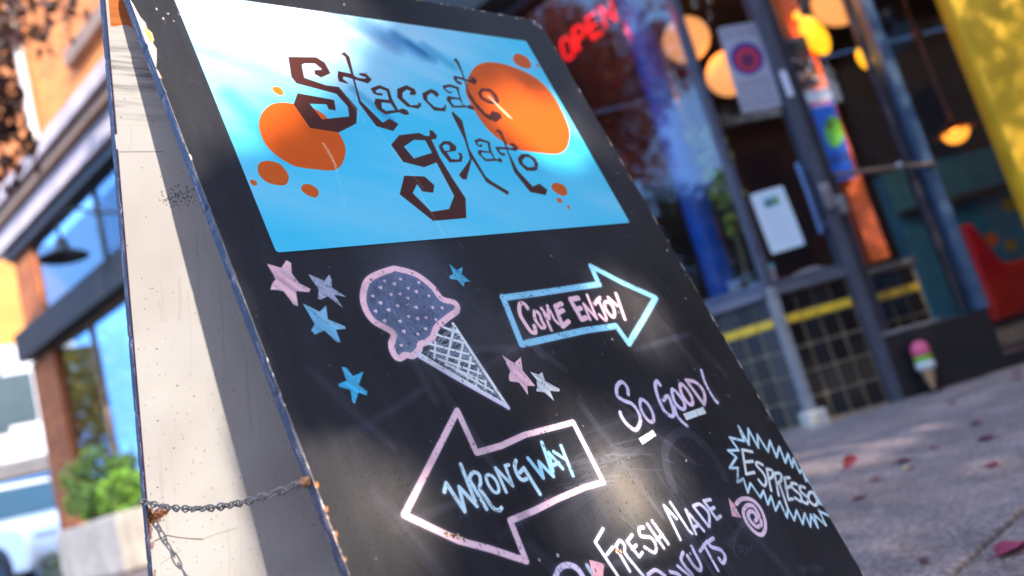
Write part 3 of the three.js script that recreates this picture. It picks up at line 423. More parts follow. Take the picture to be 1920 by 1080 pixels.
// houses behind the camera, mirrored in the glass
{
  const t = thing('street_building', 'row of brown brick houses across the road, mirrored in the shop glass', 'building', [4, -0.4, 17]);
  mesh('wall', box(-16, 44, 0, 9, 1.5, 6), std({ map: rep(brickT, 0.75), color: lin(0.5, 0.42, 0.4), roughness: 0.9 }), t);
  for (let i = 0; i < 18; i++) for (const y of [0.9, 3.7, 6.4]) mesh('window', box(-14.5 + i * 3.1, -13 + i * 3.1, y, y + 1.8, 1.44, 1.52), std({ color: lin(0.04, 0.05, 0.06), roughness: 0.08 }), t);
  mesh('roof', box(-16.3, 44.3, 9, 9.3, 1.1, 6.2), beamM, t);
}
{
  const t = thing('added_dark_house', 'tall dark brick house out of view, added to block sky mirrored in the board', 'building', [15, -0.1, 2], THREE.MathUtils.degToRad(-90));  // unseen house, added so the black board mirrors less sky
  mesh('wall', box(-11, 11, 0, 11, -6, 0), std({ map: rep(brickT, 0.75), color: lin(0.30, 0.24, 0.22), roughness: 0.9 }), t);
  for (let i = 0; i < 6; i++) for (const y of [1.0, 4.2, 7.4]) mesh('window', box(-9.6 + i * 3.4, -8 + i * 3.4, y, y + 2, -0.05, 0.02), std({ color: lin(0.03, 0.035, 0.045), roughness: 0.08 }), t);
  mesh('roof', box(-11.3, 11.3, 11, 11.3, -6.3, 0.3), beamM, t);
}
// ------------------------------------------------------------------ the sandwich board
const hV = V(0.717509, 0.025831, -0.69607), vV = V(-0.180701, 0.972002, -0.150197), nV = V(0.672702, 0.233549, 0.702088);
const TL = V(-0.289467, 1.006871, -0.718671), BW = 0.61, BL = 1.022, BT = 0.0127, TH = THREE.MathUtils.degToRad(36), BLB = 1.052;
const board = thing('sandwich_board', 'black painted plywood A-frame pavement sign with blue logo panel and chalk pen drawings', 'sandwich board', [-0.1, 0.014, -0.85]);
function basis(o, p, x, y, z) { o.matrixAutoUpdate = true; o.quaternion.setFromRotationMatrix(new THREE.Matrix4().makeBasis(x, y, z)); o.position.copy(p).sub(board.position); return o; }
const KB = 2048 / BL;                                            // board texture pixels per metre
const bc = canvas(Math.round(BW * KB), 2048), bx = bc.getContext('2d');
const P0 = { u: 0.045, v: 0.0498, w: 0.5052, h: 0.3140 }, KP = 1536 / P0.w, pc = canvas(1536, Math.round(P0.h * KP)), px = pc.getContext('2d');
let X = bx, K = KB / 1000, OU = 0, OV = 0;
const COL = { orange: '#d95a06', orange2: '#e86e0c', rust: '#d05c12', choc: '#4a201a', paleStreak: '#f7c9a6', pink: '#fbc9d3', pink2: '#f3cfdf', rose: '#f8aeb8', lilac: '#e2d2ee', lilacp: '#ecc3d0', blue: '#72c2e6', cyan: '#35b9e6', sky: '#88cfee', sky2: '#9ad8ee', ice: '#c9ebf3', white: '#e3ece9', white2: '#ece6f2', chalk: '#a9b4cc' };
const pt = (a, i) => [(a[i] - OU) * K, (a[i + 1] - OV) * K];
function path(a, close = true) { X.moveTo(...pt(a, 0)); for (let i = 2; i < a.length; i += 2) X.lineTo(...pt(a, i)); if (close) X.closePath(); }
function smooth(a, close) { const n = a.length / 2, g = (i) => close ? pt(a, 2 * ((i + n) % n)) : pt(a, 2 * Math.min(n - 1, Math.max(0, i))); const m = close ? n : n - 1; X.moveTo(...g(0)); for (let i = 0; i < m; i++) { const p0 = g(i - 1), p1 = g(i), p2 = g(i + 1), p3 = g(i + 2); X.bezierCurveTo(p1[0] + (p2[0] - p0[0]) / 6, p1[1] + (p2[1] - p0[1]) / 6, p2[0] - (p3[0] - p1[0]) / 6, p2[1] - (p3[1] - p1[1]) / 6, p2[0], p2[1]); } if (close) X.closePath(); }
function P(c, ...polys) { if (c === 'hatch') { hatch(polys[0]); return; } X.fillStyle = COL[c]; X.beginPath(); for (const a of polys) path(a); X.fill('evenodd'); if (c !== 'choc' && c !== 'paleStreak') streak(polys[0], c); }
function B(c, a) { X.save(); X.beginPath(); smooth(a, true); if (c === 'slate') { X.fillStyle = 'rgba(112,128,164,0.72)'; X.fill(); X.clip(); X.lineWidth = 3; for (let i = 0; i < 240; i++) { const q = pt(a, 2 * Math.floor(rnd() * a.length / 2)), r = rr(30, 120), th = rr(0, 6); X.strokeStyle = 'rgba(150,165,205,' + rr(0.03, 0.16) + ')'; X.beginPath(); X.arc(q[0] * 0.4 + 0.6 * pt([187, 440], 0)[0], q[1] * 0.4 + 0.6 * pt([187, 440], 0)[1], r, th, th + 0.9); X.stroke(); } } else { X.fillStyle = COL[c]; X.fill(); } X.restore(); }
function streak(a, c) { X.save(); X.beginPath(); path(a); X.clip(); for (let i = 0; i < 26; i++) { const k = 2 * Math.floor(rnd() * a.length / 2), q = pt(a, k), ang = 0.9 + rr(-0.15, 0.15); X.strokeStyle = i % 2 ? 'rgba(255,255,255,0.07)' : 'rgba(60,50,90,0.07)'; X.lineWidth = rr(3, 12); X.beginPath(); X.moveTo(q[0] - 60 * Math.cos(ang), q[1] - 60 * Math.sin(ang)); X.lineTo(q[0] + 60 * Math.cos(ang), q[1] + 60 * Math.sin(ang)); X.stroke(); } if (c === 'chalk') { X.fillStyle = 'rgba(20,22,34,0.35)'; for (let i = 0; i < 160; i++) { const q = pt(a, 2 * Math.floor(rnd() * a.length / 2)); X.fillRect(q[0] + rr(-40, 40), q[1] + rr(-40, 40), rr(1, 4), rr(1, 4)); } } X.restore(); }
function ink(c, w, draw) { // a paint pen line: dark halo, body, slightly uneven second pass
  X.lineJoin = 'round'; X.lineCap = 'round';
  if (c === 'ghost' || c === 'ghost2') { X.strokeStyle = c === 'ghost' ? 'rgba(150,160,185,0.13)' : 'rgba(150,160,185,0.16)'; X.lineWidth = w * K; X.beginPath(); draw(); X.stroke(); return; }
  X.strokeStyle = 'rgba(160,170,220,0.10)'; X.lineWidth = (w + 5) * K; X.beginPath(); draw(); X.stroke();
  X.strokeStyle = COL[c]; X.lineWidth = w * K; X.beginPath(); draw(); X.stroke();
  X.globalAlpha = 0.12; X.strokeStyle = '#ffffff'; X.lineWidth = w * K * 0.45; X.beginPath(); draw(); X.stroke(); X.globalAlpha = 1;
}
function S(c, w, a) { ink(c, w, () => path(a, false)); }
function C(c, w, a, close) { ink(c, w, () => smooth(a, !!close)); }
function bar(c, w, a) { X.strokeStyle = COL[c]; X.lineCap = 'butt'; X.lineWidth = w * K; X.beginPath(); path(a, false); X.stroke(); X.lineCap = 'round'; }
function hearts(a) { X.fillStyle = '#f0cfe0'; for (let i = 0; i < a.length; i += 2) { const [x, y] = pt(a, i), s = 1.55 * K * rr(0.85, 1.15); X.save(); X.translate(x, y); X.rotate(-0.12); X.beginPath(); X.moveTo(0, s * 1.3); X.lineTo(-s * 1.25, -s * 0.2); X.arc(-s * 0.6, -s * 0.45, s * 0.7, 2.6, 6.1); X.arc(s * 0.6, -s * 0.45, s * 0.7, 3.3, 0.5); X.closePath(); X.fill(); X.restore(); } }
function hatch(a) { X.save(); X.beginPath(); path(a); X.clip(); X.lineWidth = 1.6; for (let i = 0; i < 500; i++) { const t = rnd(), s = rnd(), p = pt(a, 0), q = pt(a, 2), r = pt(a, 4); const x = p[0] + (q[0] - p[0]) * t + (r[0] - p[0]) * s * (1 - t * 0.5), y = p[1] + (q[1] - p[1]) * t + (r[1] - p[1]) * s * (1 - t * 0.5); X.strokeStyle = 'rgba(205,215,235,' + rr(0.15, 0.5) + ')'; X.beginPath(); X.moveTo(x - rr(6, 20), y - rr(-16, 16)); X.lineTo(x + rr(6, 20), y + rr(-16, 16)); X.stroke(); } X.restore(); }
// black paint with grain, rubbed-out chalk, dust, and painted sun patches
{
  const w = bc.width, h = bc.height, im = bx.createImageData(w, h);
  for (let j = 0; j < h; j++) for (let i = 0; i < w; i++) { const a = fbm(i / 160, j / 260, 0, 4), g = hash(i >> 1, j >> 1), s = fbm(i / 18 + 40, j / 90, 0, 2); let v = 37 + 18 * (a - 0.5) + 9 * (g - 0.5) + 10 * (s - 0.5); const k = (j * w + i) * 4; im.data[k] = v * 0.98; im.data[k + 1] = v; im.data[k + 2] = v * 1.16; im.data[k + 3] = 255; }
  bx.putImageData(im, 0, 0);
  const dustAndSunGlow = (u, v, r, al, c = '150,165,200') => { const x = u * K, y = v * K, g = bx.createRadialGradient(x, y, 0, x, y, r * K); g.addColorStop(0, `rgba(${c},${al})`); g.addColorStop(1, `rgba(${c},0)`); bx.fillStyle = g; bx.fillRect(x - r * K, y - r * K, 2 * r * K, 2 * r * K); };
  dustAndSunGlow(180, 395, 70, 0.20); dustAndSunGlow(195, 440, 95, 0.16); dustAndSunGlow(250, 500, 60, 0.1); dustAndSunGlow(300, 640, 80, 0.10); dustAndSunGlow(306, 655, 52, 0.33, '205,188,160'); dustAndSunGlow(314, 684, 60, 0.26, '205,188,160'); dustAndSunGlow(318, 680, 95, 0.2, '190,180,160'); dustAndSunGlow(250, 680, 80, 0.08); dustAndSunGlow(420, 640, 90, 0.06); dustAndSunGlow(480, 480, 60, 0.16, '190,165,135'); dustAndSunGlow(255, 505, 90, 0.13, '190,160,130'); dustAndSunGlow(40, 600, 80, 0.16, '190,175,150'); dustAndSunGlow(80, 615, 60, 0.1, '190,175,150'); dustAndSunGlow(460, 770, 80, 0.10); dustAndSunGlow(120, 560, 100, 0.04);  // brownish dabs paint sun patches lighter; the bluish ones are chalk residue
  const sweep = (n, u0, u1, v0, v1, ang, len, al) => { for (let i = 0; i < n; i++) { const x = rr(u0, u1) * K, y = rr(v0, v1) * K, a = ang + rr(-0.25, 0.25), l = rr(0.3, 1) * len * K; bx.strokeStyle = `rgba(170,180,205,${rr(0.2, 1) * al})`; bx.lineWidth = rr(0.6, 5); bx.beginPath(); bx.moveTo(x, y); bx.quadraticCurveTo(x + l * 0.5 * Math.cos(a) + rr(-6, 6), y + l * 0.5 * Math.sin(a), x + l * Math.cos(a), y + l * Math.sin(a)); bx.stroke(); } };
  sweep(70, 60, 560, 390, 900, 1.2, 60, 0.07); sweep(50, 220, 330, 620, 650, 0.1, 70, 0.12); sweep(60, 330, 420, 640, 760, 1.3, 80, 0.10); sweep(40, 380, 560, 560, 900, 1.35, 70, 0.06); sweep(60, 10, 600, 10, 1000, rr(0, 3), 20, 0.10);
  for (let i = 0; i < 420; i++) { const x = rr(4, 606) * K, y = rr(4, 1000) * K, s = Math.pow(rnd(), 3) * 3.4 + 0.6; bx.fillStyle = rnd() < 0.75 ? `rgba(205,205,210,${rr(0.15, 0.8)})` : `rgba(150,105,70,${rr(0.2, 0.6)})`; bx.beginPath(); bx.ellipse(x, y, s, s * rr(0.5, 1.2), rr(0, 3), 0, 7); bx.fill(); }
  for (let i = 0; i < 60; i++) { const x = rr(4, 606) * K, y = rr(4, 1000) * K; bx.strokeStyle = `rgba(190,195,210,${rr(0.1, 0.4)})`; bx.lineWidth = rr(0.7, 1.6); bx.beginPath(); bx.moveTo(x, y); bx.lineTo(x + rr(-14, 14), y + rr(-22, 22)); bx.stroke(); }
  // bare wood chips along the edges
  for (let i = 0; i < 130; i++) { const r = rnd(); let u, v, a, b; if (r < 0.5) { u = rnd() < 0.75 ? BW * 1000 - rr(0, 1.6) : rr(0, 1.6); v = rr(0, 1000); a = rr(0.5, 1.6); b = rr(1, 9); } else if (r < 0.75) { u = rr(0, 610); v = rr(0, 2); a = rr(1, 6); b = rr(0.5, 1.5); } else { u = rr(0, 1.0); v = rr(450, 1000); a = rr(0.3, 0.7); b = rr(1, 4); } bx.fillStyle = ['#d9cdbb', '#c3b49f', '#b98d5c', '#e6ded2'][i % 4]; bx.beginPath(); bx.ellipse(u * K, v * K, a * K, b * K, rr(-0.2, 0.2), 0, 7); bx.fill(); }
  bx.fillStyle = '#bdb2a0'; bx.beginPath(); path([0, 68, 2, 76, 4, 92, 7, 99, 6.5, 106, 9.5, 111, 9, 120, 6.5, 124, 8, 131, 5, 142, 2.5, 150, 0, 156]); bx.fill(); bx.fillStyle = '#b09f55'; bx.beginPath(); path([5, 104, 8.6, 112, 8.4, 119, 5.5, 124, 3.5, 114]); bx.fill();
  for (const [u, v, s] of [[24, 78, 2.2], [33, 83, 1.6], [26, 90, 2], [44, 82, 1.4], [36, 92, 1.3], [58, 99, 1.2], [68, 100, 1.6], [596, 8, 6], [602, 14, 5], [560, 3, 4]]) { bx.fillStyle = '#c9c1b6'; for (let i = 0; i < 5; i++) { bx.beginPath(); bx.ellipse((u + rr(-0.6, 0.6) * s) * K, (v + rr(-0.7, 0.7) * s) * K, s * K * rr(0.15, 0.35), s * K * rr(0.2, 0.5), rr(0, 3), 0, 7); bx.fill(); } }
  for (const [u, v, r] of [[2, 572, 3], [2.4, 592, 2.4], [2.5, 612, 2.2], [2, 632, 1.8], [5, 655, 3.6]]) { bx.fillStyle = '#a86a3a'; bx.beginPath(); bx.ellipse(u * K, v * K, r * K * 0.6, r * K, 0.3, 0, 7); bx.fill(); bx.fillStyle = '#94805f'; bx.beginPath(); bx.ellipse((u - 0.6) * K, (v + 1) * K, r * K * 0.25, r * K * 0.4, 0.3, 0, 7); bx.fill(); }
}
// logo panel: brushed sky blue, with sunlit whitening painted in at upper left
{
  const w = pc.width, h = pc.height, im = px.createImageData(w, h);
  for (let j = 0; j < h; j++) for (let i = 0; i < w; i++) {
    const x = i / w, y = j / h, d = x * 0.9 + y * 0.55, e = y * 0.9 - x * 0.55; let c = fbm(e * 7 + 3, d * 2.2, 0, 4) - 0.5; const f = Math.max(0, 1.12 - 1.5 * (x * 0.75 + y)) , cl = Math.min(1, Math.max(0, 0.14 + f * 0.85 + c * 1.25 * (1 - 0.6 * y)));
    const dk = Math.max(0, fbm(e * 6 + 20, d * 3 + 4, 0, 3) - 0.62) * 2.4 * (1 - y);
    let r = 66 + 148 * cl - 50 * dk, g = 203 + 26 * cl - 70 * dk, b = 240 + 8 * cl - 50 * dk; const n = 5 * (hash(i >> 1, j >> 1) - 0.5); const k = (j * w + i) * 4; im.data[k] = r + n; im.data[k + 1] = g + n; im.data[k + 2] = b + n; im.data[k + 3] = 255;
  }
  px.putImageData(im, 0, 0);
  const blur = (u0, v0, u1, v1, wd, c) => { for (let i = 0; i < 10; i++) { px.strokeStyle = c; px.lineCap = 'round'; px.lineWidth = wd * (1 - i / 11) * KP / 1000; px.beginPath(); px.moveTo((u0 - 45) * KP / 1000, (v0 - 49.8) * KP / 1000); px.lineTo((u1 - 45) * KP / 1000, (v1 - 49.8) * KP / 1000); px.stroke(); } };
  blur(235, 50, 300, 92, 34, 'rgba(60,115,165,0.06)'); blur(270, 55, 335, 100, 30, 'rgba(50,120,180,0.06)'); blur(312, 72, 350, 104, 26, 'rgba(20,95,150,0.055)'); blur(324, 82, 344, 99, 12, 'rgba(10,85,140,0.05)'); blur(350, 84, 378, 114, 22, 'rgba(30,110,170,0.045)'); blur(62, 185, 95, 250, 32, 'rgba(40,130,160,0.06)'); blur(95, 235, 130, 262, 20, 'rgba(40,140,180,0.05)'); blur(210, 165, 240, 205, 16, 'rgba(40,130,190,0.06)');  // soft dark streaks; those along the top paint in mottled shadow
}
X = px; K = KP / 1000; OU = P0.u * 1000; OV = P0.v * 1000;
B('orange',[381.1,151.3,397.9,129.9,422.1,109.6,455,99.6,494.7,104.8,526.6,120.8,540.6,147.1,541.2,179.5,533.7,211.6,518,232.8,499.4,247,478.3,252.2,438,248.8,415.6,245.5,398,235.1,385.4,221.1,378.3,202.4,376.4,178.5,376.9,161.4]);
B('rust',[503.9,84.6,517.4,76.9,532,82.8,532.4,95.3,523.9,103.2,510.4,103.2,499.9,96]);
B('rust',[542.7,94.2,547.2,92.9,547.4,97.1,543,99.5]);
B('rust',[440.8,301.1,450.4,297.2,463,301.7,462.2,312.4,454,317.5,443.5,314.1,438.4,306.9]);
B('rust',[437.2,320.8,443.1,321,444.3,325.7,438.7,327.8,435.9,324.9]);
B('rust',[448.2,331.7,451.8,331.4,452.3,336.5,448.5,337.9]);
B('orange',[81.2,215.6,88.9,204,102.6,193.2,116.2,189.8,127.3,190.9,139.9,191.6,148.9,195.6,157.8,203.4,161.7,213.7,165.7,227,166.3,241.8,162.7,253.5,153.2,266.5,143.6,273.6,133.9,274.9,118,273.3,99.6,269.8,91,263.6,82.6,254.1,77.7,241.9,77.8,226.8]);
B('orange2',[110.3,173.6,113.7,169.6,119.9,169.9,121.5,175.7,119.3,180,113.9,179.2]);
B('rust',[59.8,271.5,64.8,264.9,74.6,263.3,84.8,267.6,87.9,278.4,86.3,285,80.6,291.3,72.5,291.3,63.4,287.8,58.5,279.3]);
B('rust',[46.9,286.2,49.4,284.6,52.6,286.3,52.9,289.5,50.8,291.4,47.9,290.4]);
B('rust',[95.8,295.2,99.8,291.4,107,291.5,112.3,297.1,111.7,302.4,107.2,306.7,101.5,305.4,95.8,299.9]);
P('choc',[146.1,126,181.1,122.6,188.9,129.3,189.9,144.4,175.4,151.7,169.3,147.6,171.2,141.8,180.6,140.3,180.8,138.4,175.7,132,162.2,133.4,158.3,135.7,154,153.9,176.5,162.4,192.5,163.5,203.3,192.4,193,213.6,166.2,226.3,134.3,221.6,127.4,191.5,137.8,176.2,178.6,182.4,174.8,196.8,166.6,195.7,166.6,189.1,146.5,189.4,152.9,209.9,188.1,204.2,192.2,190.6,185.1,173.4,141.5,162.5,139.1,154.1]);
P('choc',[215.9,113.4,222.4,110.2,225.9,116.8,220.2,141.5,215.8,162.3,212.7,181.4,228,211,240.3,204.8,249,212,236.9,222.4,217.4,216.3,208.9,184.7,214.5,157.3,217.1,141.8,220,117.5]);
P('choc',[201.2,140.1,216.2,142.5,223.3,147.6,233.1,148.3,235.3,145.9,227.6,143.4,228.6,140.4,237.4,139.8,241.9,148.5,233.6,155.1,218.5,150.6,205,147.4,202.7,151.4,207.3,156.7,206.2,158,196.1,155.1,197.1,148.7]);
P('choc',[234.1,162.2,248.8,156.1,259.9,160.9,257.3,175.1,258.1,191.8,265.6,188.9,270.6,191.1,271.6,196.7,264.9,198.7,257.3,194.9,237,199.1,229.9,192,229.1,183.9,234.3,176.7,252.1,177.6,255.1,164.1,246.5,161.2,239.4,165.2,239.5,168,247.7,168.5,245.6,171.8,239.2,171.5,234.8,169.7],[240,181.8,251.9,182.5,254,192,240.5,194.1,236.5,190.3]);
P('choc',[271.8,159.9,288.3,152.8,297.8,157.9,297.1,165.2,292.3,167.7,286.1,167.5,288.7,163.7,290.9,162.1,285.8,159.6,276.8,165.3,273.3,172.6,279.7,183.6,291.6,182.2,292.3,179.2,296.6,179,295.5,182.6,288.7,188,273.7,186,265.6,173.2]);
P('choc',[306.3,163.8,323.3,155.9,330.2,158.4,331.6,164.2,325.4,169.1,324.7,166.2,321,162,311.9,167.1,308.8,174.6,314.3,183.7,323.7,185.3,331,182.7,331.4,179,334.5,180.3,328.1,189.8,311.3,189.6,303.3,172.8]);
P('choc',[344.8,148.9,358,145.6,370.9,149.1,365.7,160.2,362.8,177.1,366.8,179.9,373.7,177.2,378.1,180.7,376.4,185.4,370.7,184.2,365,181.8,342.6,183.5,339.3,171.1,344.9,164.8,361.9,167.3,365.1,152.6,355.5,150.3,348.3,152.4,346.6,154.1,350.1,157.6,356.1,157.9,352.2,160.9,347.3,160.1,343.5,154.3],[347.5,169.8,360.6,169.7,362,178.7,347.3,180.3,344.7,175.2]);
P('choc',[385.9,102.9,392.4,99.8,393.9,106,390.7,125.5,383.9,154.3,385.8,172.6,392.7,189.1,398.5,191.8,406.8,184.5,419.1,187.7,417.9,195.5,402.7,203.1,390.7,198.3,383,183.5,378.6,163.9,385.2,140.2,388.1,125.7,388.7,108.2]);
P('choc',[372.2,130.4,386.9,132.5,391.2,134.9,398.7,134.6,401.3,132.8,396.2,131.6,397.5,129.3,407.1,131.1,408.2,136.6,400.7,142.8,394.4,139.4,386.5,137.7,376.2,134.7,373.6,138,380.6,141.3,376.1,145.3,370.2,143,369.2,136.1]);
P('choc',[398.1,156.3,409.5,147.6,424.8,147.2,430.9,157.1,429.5,168.3,421.8,174.3,406.8,172.9,397.7,165.7],[404.9,155.8,411.9,152.1,421,153.8,422.7,164,419,169,408.8,166.5,403,162.2]);
P('choc',[225.2,241.5,242.3,227.9,271.8,223.9,279.4,228,285.2,227.9,289.3,219.2,293.4,219.9,296.3,227.2,292.1,232.3,285.3,232.7,284.2,259,287.5,287.5,292,314.8,279,340.8,232.4,341.7,205.8,306.4,223,282.8,249.8,284.2,257.2,296.1,250.6,306,237,303.8,234.6,294,223.2,305.5,235.9,330.3,261.4,327.9,277.4,311.2,276,265.3,255.1,271.9,230.2,264.5],[241.3,243.6,259.6,234.1,275.5,234.2,276.4,251.9,247,259.9]);
P('choc',[290.9,242,301.6,235,311,234.8,317.2,241.6,313.5,248.6,298.4,250.9,300,260.6,310.6,261.3,315,256.4,314.1,251.5,320,251.8,318.4,258.1,313.2,264.6,295,265.4,290,250.9],[296.3,242,302.9,238.9,307.8,241,303.9,248.4,296.1,248.8]);
P('choc',[336.4,191.7,339.6,189.5,347.3,202.7,335.2,245.6,338.7,285.7,343.4,292.1,362.7,308,358.6,313,335.4,293.9,331.1,260.6,307.2,289.5,301.6,288.8,299.3,283.1,321.1,266.4,328.7,260,335.4,231.2,335.9,201.9]);
P('choc',[349.9,232.9,360.4,229.3,374.2,234.4,369.4,246.6,368.4,258.6,370.5,261.2,377.2,258.5,379.3,262.5,375.8,265.8,369.3,263.2,351,263.8,344.9,252.1,349.2,246.8,365,249.3,369.3,236.5,358.5,234,353,236.1,353.6,240.1,358.4,238,359.4,240,355.4,243.4,350.1,240.2],[351.3,250.7,365.3,251.3,366.2,259.9,353.5,260.6,349.8,254.7]);
P('choc',[393.2,216.8,400.2,213.8,403.9,217.8,401.3,235.2,396.9,250.3,396.5,261.2,395.9,277.3,406.7,302.1,421,297.8,429.1,307.5,421,315.2,397.3,309.8,388.3,279.9,393.7,255.8,398.4,229.8,398,220.1]);
P('choc',[378.8,241.7,397,242.4,407.1,243.4,411.5,241.2,405.4,238.6,410.4,235.3,415.5,237,417.6,243.9,410.4,248.2,400.9,246.2,383.1,245.7,382.6,249.1,385.5,251.8,389.9,250.7,388,255.1,382.1,255.2,378.9,250.5]);
P('choc',[406.5,259.8,416.8,252.9,429.8,252.1,437.8,259.7,437.7,268.1,430.2,277,422.8,278.7,410.7,278.1,404.6,267.9],[412.5,262.5,422.1,257,429.1,258.4,432,265.3,428.5,272.2,416.7,273.4,411.5,268]);
P('paleStreak',[411.1,157.8,416.1,160.7,436.3,197.4,429.3,193.3]);  // thin pale wedge drawn across the right orange blob
px.save(); px.fillStyle = 'rgba(240,245,248,0.75)'; for (let i = 0; i < 420; i++) { const t = rnd(); const q = pt([141 + 3 * Math.sin(t * 4) - 10 * Math.max(0, t - 0.5), 240 + t * 62 + (t > 0.6 ? (t - 0.6) * 60 : 0)], 0); px.globalAlpha = t < 0.55 ? 0.7 : 0.25; px.fillRect(q[0] + rr(-5, 5), q[1] + rr(-3, 3), rr(1, 3), rr(1, 3)); } for (let i = 0; i < 130; i++) { const t = rnd(), q = pt([193 + 12 * t, 165 + 46 * t], 0); px.globalAlpha = 0.6; px.fillRect(q[0] + rr(-4, 4), q[1] + rr(-3, 3), rr(1, 2.6), rr(1, 2.6)); } px.globalAlpha = 0.14; px.lineWidth = 9; px.strokeStyle = '#fff'; for (const [a, b, c, d] of [[215, 215, 240, 300], [232, 300, 238, 360]]) { px.beginPath(); px.moveTo(...pt([a, b], 0)); px.lineTo(...pt([c, d], 0)); px.stroke(); } px.globalAlpha = 0.8; px.fillStyle = '#38404a'; for (let i = 0; i < 16; i++) { const q = pt([rr(60, 300), rr(55, 140)], 0); px.fillRect(q[0], q[1], rr(2, 5), rr(2, 6)); } px.restore();
X = bx; K = KB / 1000; OU = 0; OV = 0;

P('pink',[32.4,373.7,43.9,379.2,51.4,371.9,54.9,375.2,51.6,385.9,54.8,396.4,63.3,403.4,60.5,406.4,48.8,403.7,45.2,418.4,42,417.2,37.5,402.6,32.2,400.3,26.1,399.5,30.2,393.4,34.5,389.8]);
P('chalk',[66.9,388.2,79.9,396.9,87.5,390.9,87.5,397,84.4,404.4,94.8,416.1,83.8,412,87,426.5,76.8,412.8,69.2,415.2,66.1,413.9,70.7,405.2]);
P('blue',[50.3,416.2,62.9,426.8,71.6,421.4,67.7,435,81.1,444.5,80.9,447,71.2,446.2,70.9,458.7,67.2,457.8,60.2,445.2,49.8,447.5,48,443.2,53.7,437.7]);
P('cyan',[62.3,481.1,66.4,482.9,69.2,491.7,80.8,489.6,71,500.7,76.8,508.2,74.6,511.3,68.2,507.1,60.3,516.1,59,513.5,61.7,503.3,52.7,498.3,53,495.7,61.5,494.5]);
P('cyan',[227.2,393.9,232.5,402.4,242.5,399.5,236.7,407.8,243.8,417.5,235.9,416.6,231.7,422.3,227.6,413.6,219.3,411.1,220.5,407.9,226.4,405.7]);
B('slate',[155.2,393,127.6,399.9,114.8,412.6,109.1,427.6,111.7,443.5,126.3,458.8,119.1,470.3,118.1,480.2,121.6,484.2,129.8,482.4,136.2,484.4,145.7,480.2,150.2,475,158.5,473.8,167.2,470.1,176.8,460.9,191.5,454.2,200.4,450.9,210,446.8,211.2,438.5,197.9,431.9,193.1,417.1,180.6,401.4,164.4,394]);
C('pink',6.8,[155.2,393,127.6,399.9,114.8,412.6,109.1,427.6,111.7,443.5,126.3,458.8,119.1,470.3,118.1,480.2,121.6,484.2,129.8,482.4,136.2,484.4,145.7,480.2,150.2,475,158.5,473.8,167.2,470.1,176.8,460.9,191.5,454.2,200.4,450.9,210,446.8,211.2,438.5,197.9,431.9,193.1,417.1,180.6,401.4,164.4,394],1);
hearts([142.1,404.7,160.8,404.8,151.4,409.2,134.5,411.2,122.4,418.9,164.7,415.8,179.8,411.1,172.3,420.5,184.5,426.9,142.6,419.9,152.6,420.8,159.3,426.1,127.3,427,156.3,433.1,144.2,432.6,164,437.3,132.6,435.4,118.4,434.7,123.3,445.7,139.4,448.7,150.9,445.2,159.7,448.9,169.8,449.4,182.5,440,193.3,441.9,179.8,453.1,138.6,459.4,152.6,464.4,163.6,460.6,129.5,472.5]);
//CONE
P('hatch',[145.1,485.3,197.4,460.6,215.8,556.2]);
S('white',2.7,[196.5,464.2,167.6,499.9]);
S('white',2.7,[197.6,483.4,176.9,508.7]);
S('white',2.7,[200.1,497.4,183.7,518.7]);
S('white',2.7,[202.3,511.1,190.3,527.1]);
S('white',2.7,[204.1,524.8,198.8,532.4]);
S('white',2.6,[167.5,475.4,158.4,491.2]);
S('white',2.8,[184.3,462.2,197.7,469.8]);
S('white',2.7,[173,468.4,198.5,481.8]);
S('white',2.7,[159.5,475.8,198.9,494.5]);
S('white',2.7,[158.5,483.4,200.2,505.4]);
S('white',2.7,[162.5,492.8,202.5,516.5]);
S('white',2.7,[168.5,500.1,203.2,526.3]);
S('white',2.7,[176.5,507.7,206.3,535.8]);
S('white',3.7,[197.4,460.6,215.5,556.1]);
S('white',4.6,[144.4,484.8,166.7,507.5,214.8,554.2]);
S('lilac',2.5,[142.5,486.8,165.4,509.8,214.9,556]);
S('sky',8,[275.4,441.5,339.2,442.8,430.9,443.5,433.6,418.7,472,446.2,518.6,474.1,472.8,499,426.6,523.2,421.7,499.1,367.8,496.2,269.8,496.3,276,440.6]);
P('pink',[238.4,502.8,248.7,514,260.8,509.2,254.8,523.5,261.3,542.4,251.1,540.2,246.4,549.6,243,534.8,232,530.7,233.9,525.7,238.7,521.2]);
P('white',[263,526.5,272.6,531.8,278.5,530.2,276.9,540.1,290.8,552.4,288.1,554.6,276.9,551.3,275.7,562.4,268.6,551.3,259.1,547.7,263.4,542.8,266.4,536.1]);
C('pink',5.3,[302.2,458.1,300.9,452.9,296,451,290.8,456,287.4,464.5,288.5,475.6,290.7,484.8,296.2,486.5,299.1,479.3],0);
C('pink',4.6,[309.9,462.9,314.1,466.1,313.1,475.8,313.5,481.6,308.3,483.3,305.6,477.9,305.2,470.5],1);
S('pink',4.1,[319.8,488,322.2,464.8,321.5,460.9,325.4,474.4,332.1,459.1,332.1,477.1,334.9,482.6]);
S('pink',6,[343.1,461.9,338.9,486.2]);
S('pink',6.1,[344.6,461.3,354.4,459.7]);
S('pink',6.1,[342.5,469.5,351.7,467.8]);
S('pink',6,[338.9,486.2,351.6,481.9]);
S('pink',6.6,[371.2,457.7,372.5,482.2]);
S('pink',6.7,[372,456.5,384.6,456.4]);
S('pink',6.6,[373.7,469.8,380.4,469]);
S('pink',6.6,[372.3,482.6,380.8,481.7]);
S('pink',4.4,[385.6,484.6,388.5,464.9,396.7,485.5,401.4,454.7]);
S('pink',5.5,[405.5,467.3,420.3,460.8]);
C('pink',4.5,[415.5,462.4,414.4,475.7,412.7,486.6,408.3,489,404.3,481.4],0);
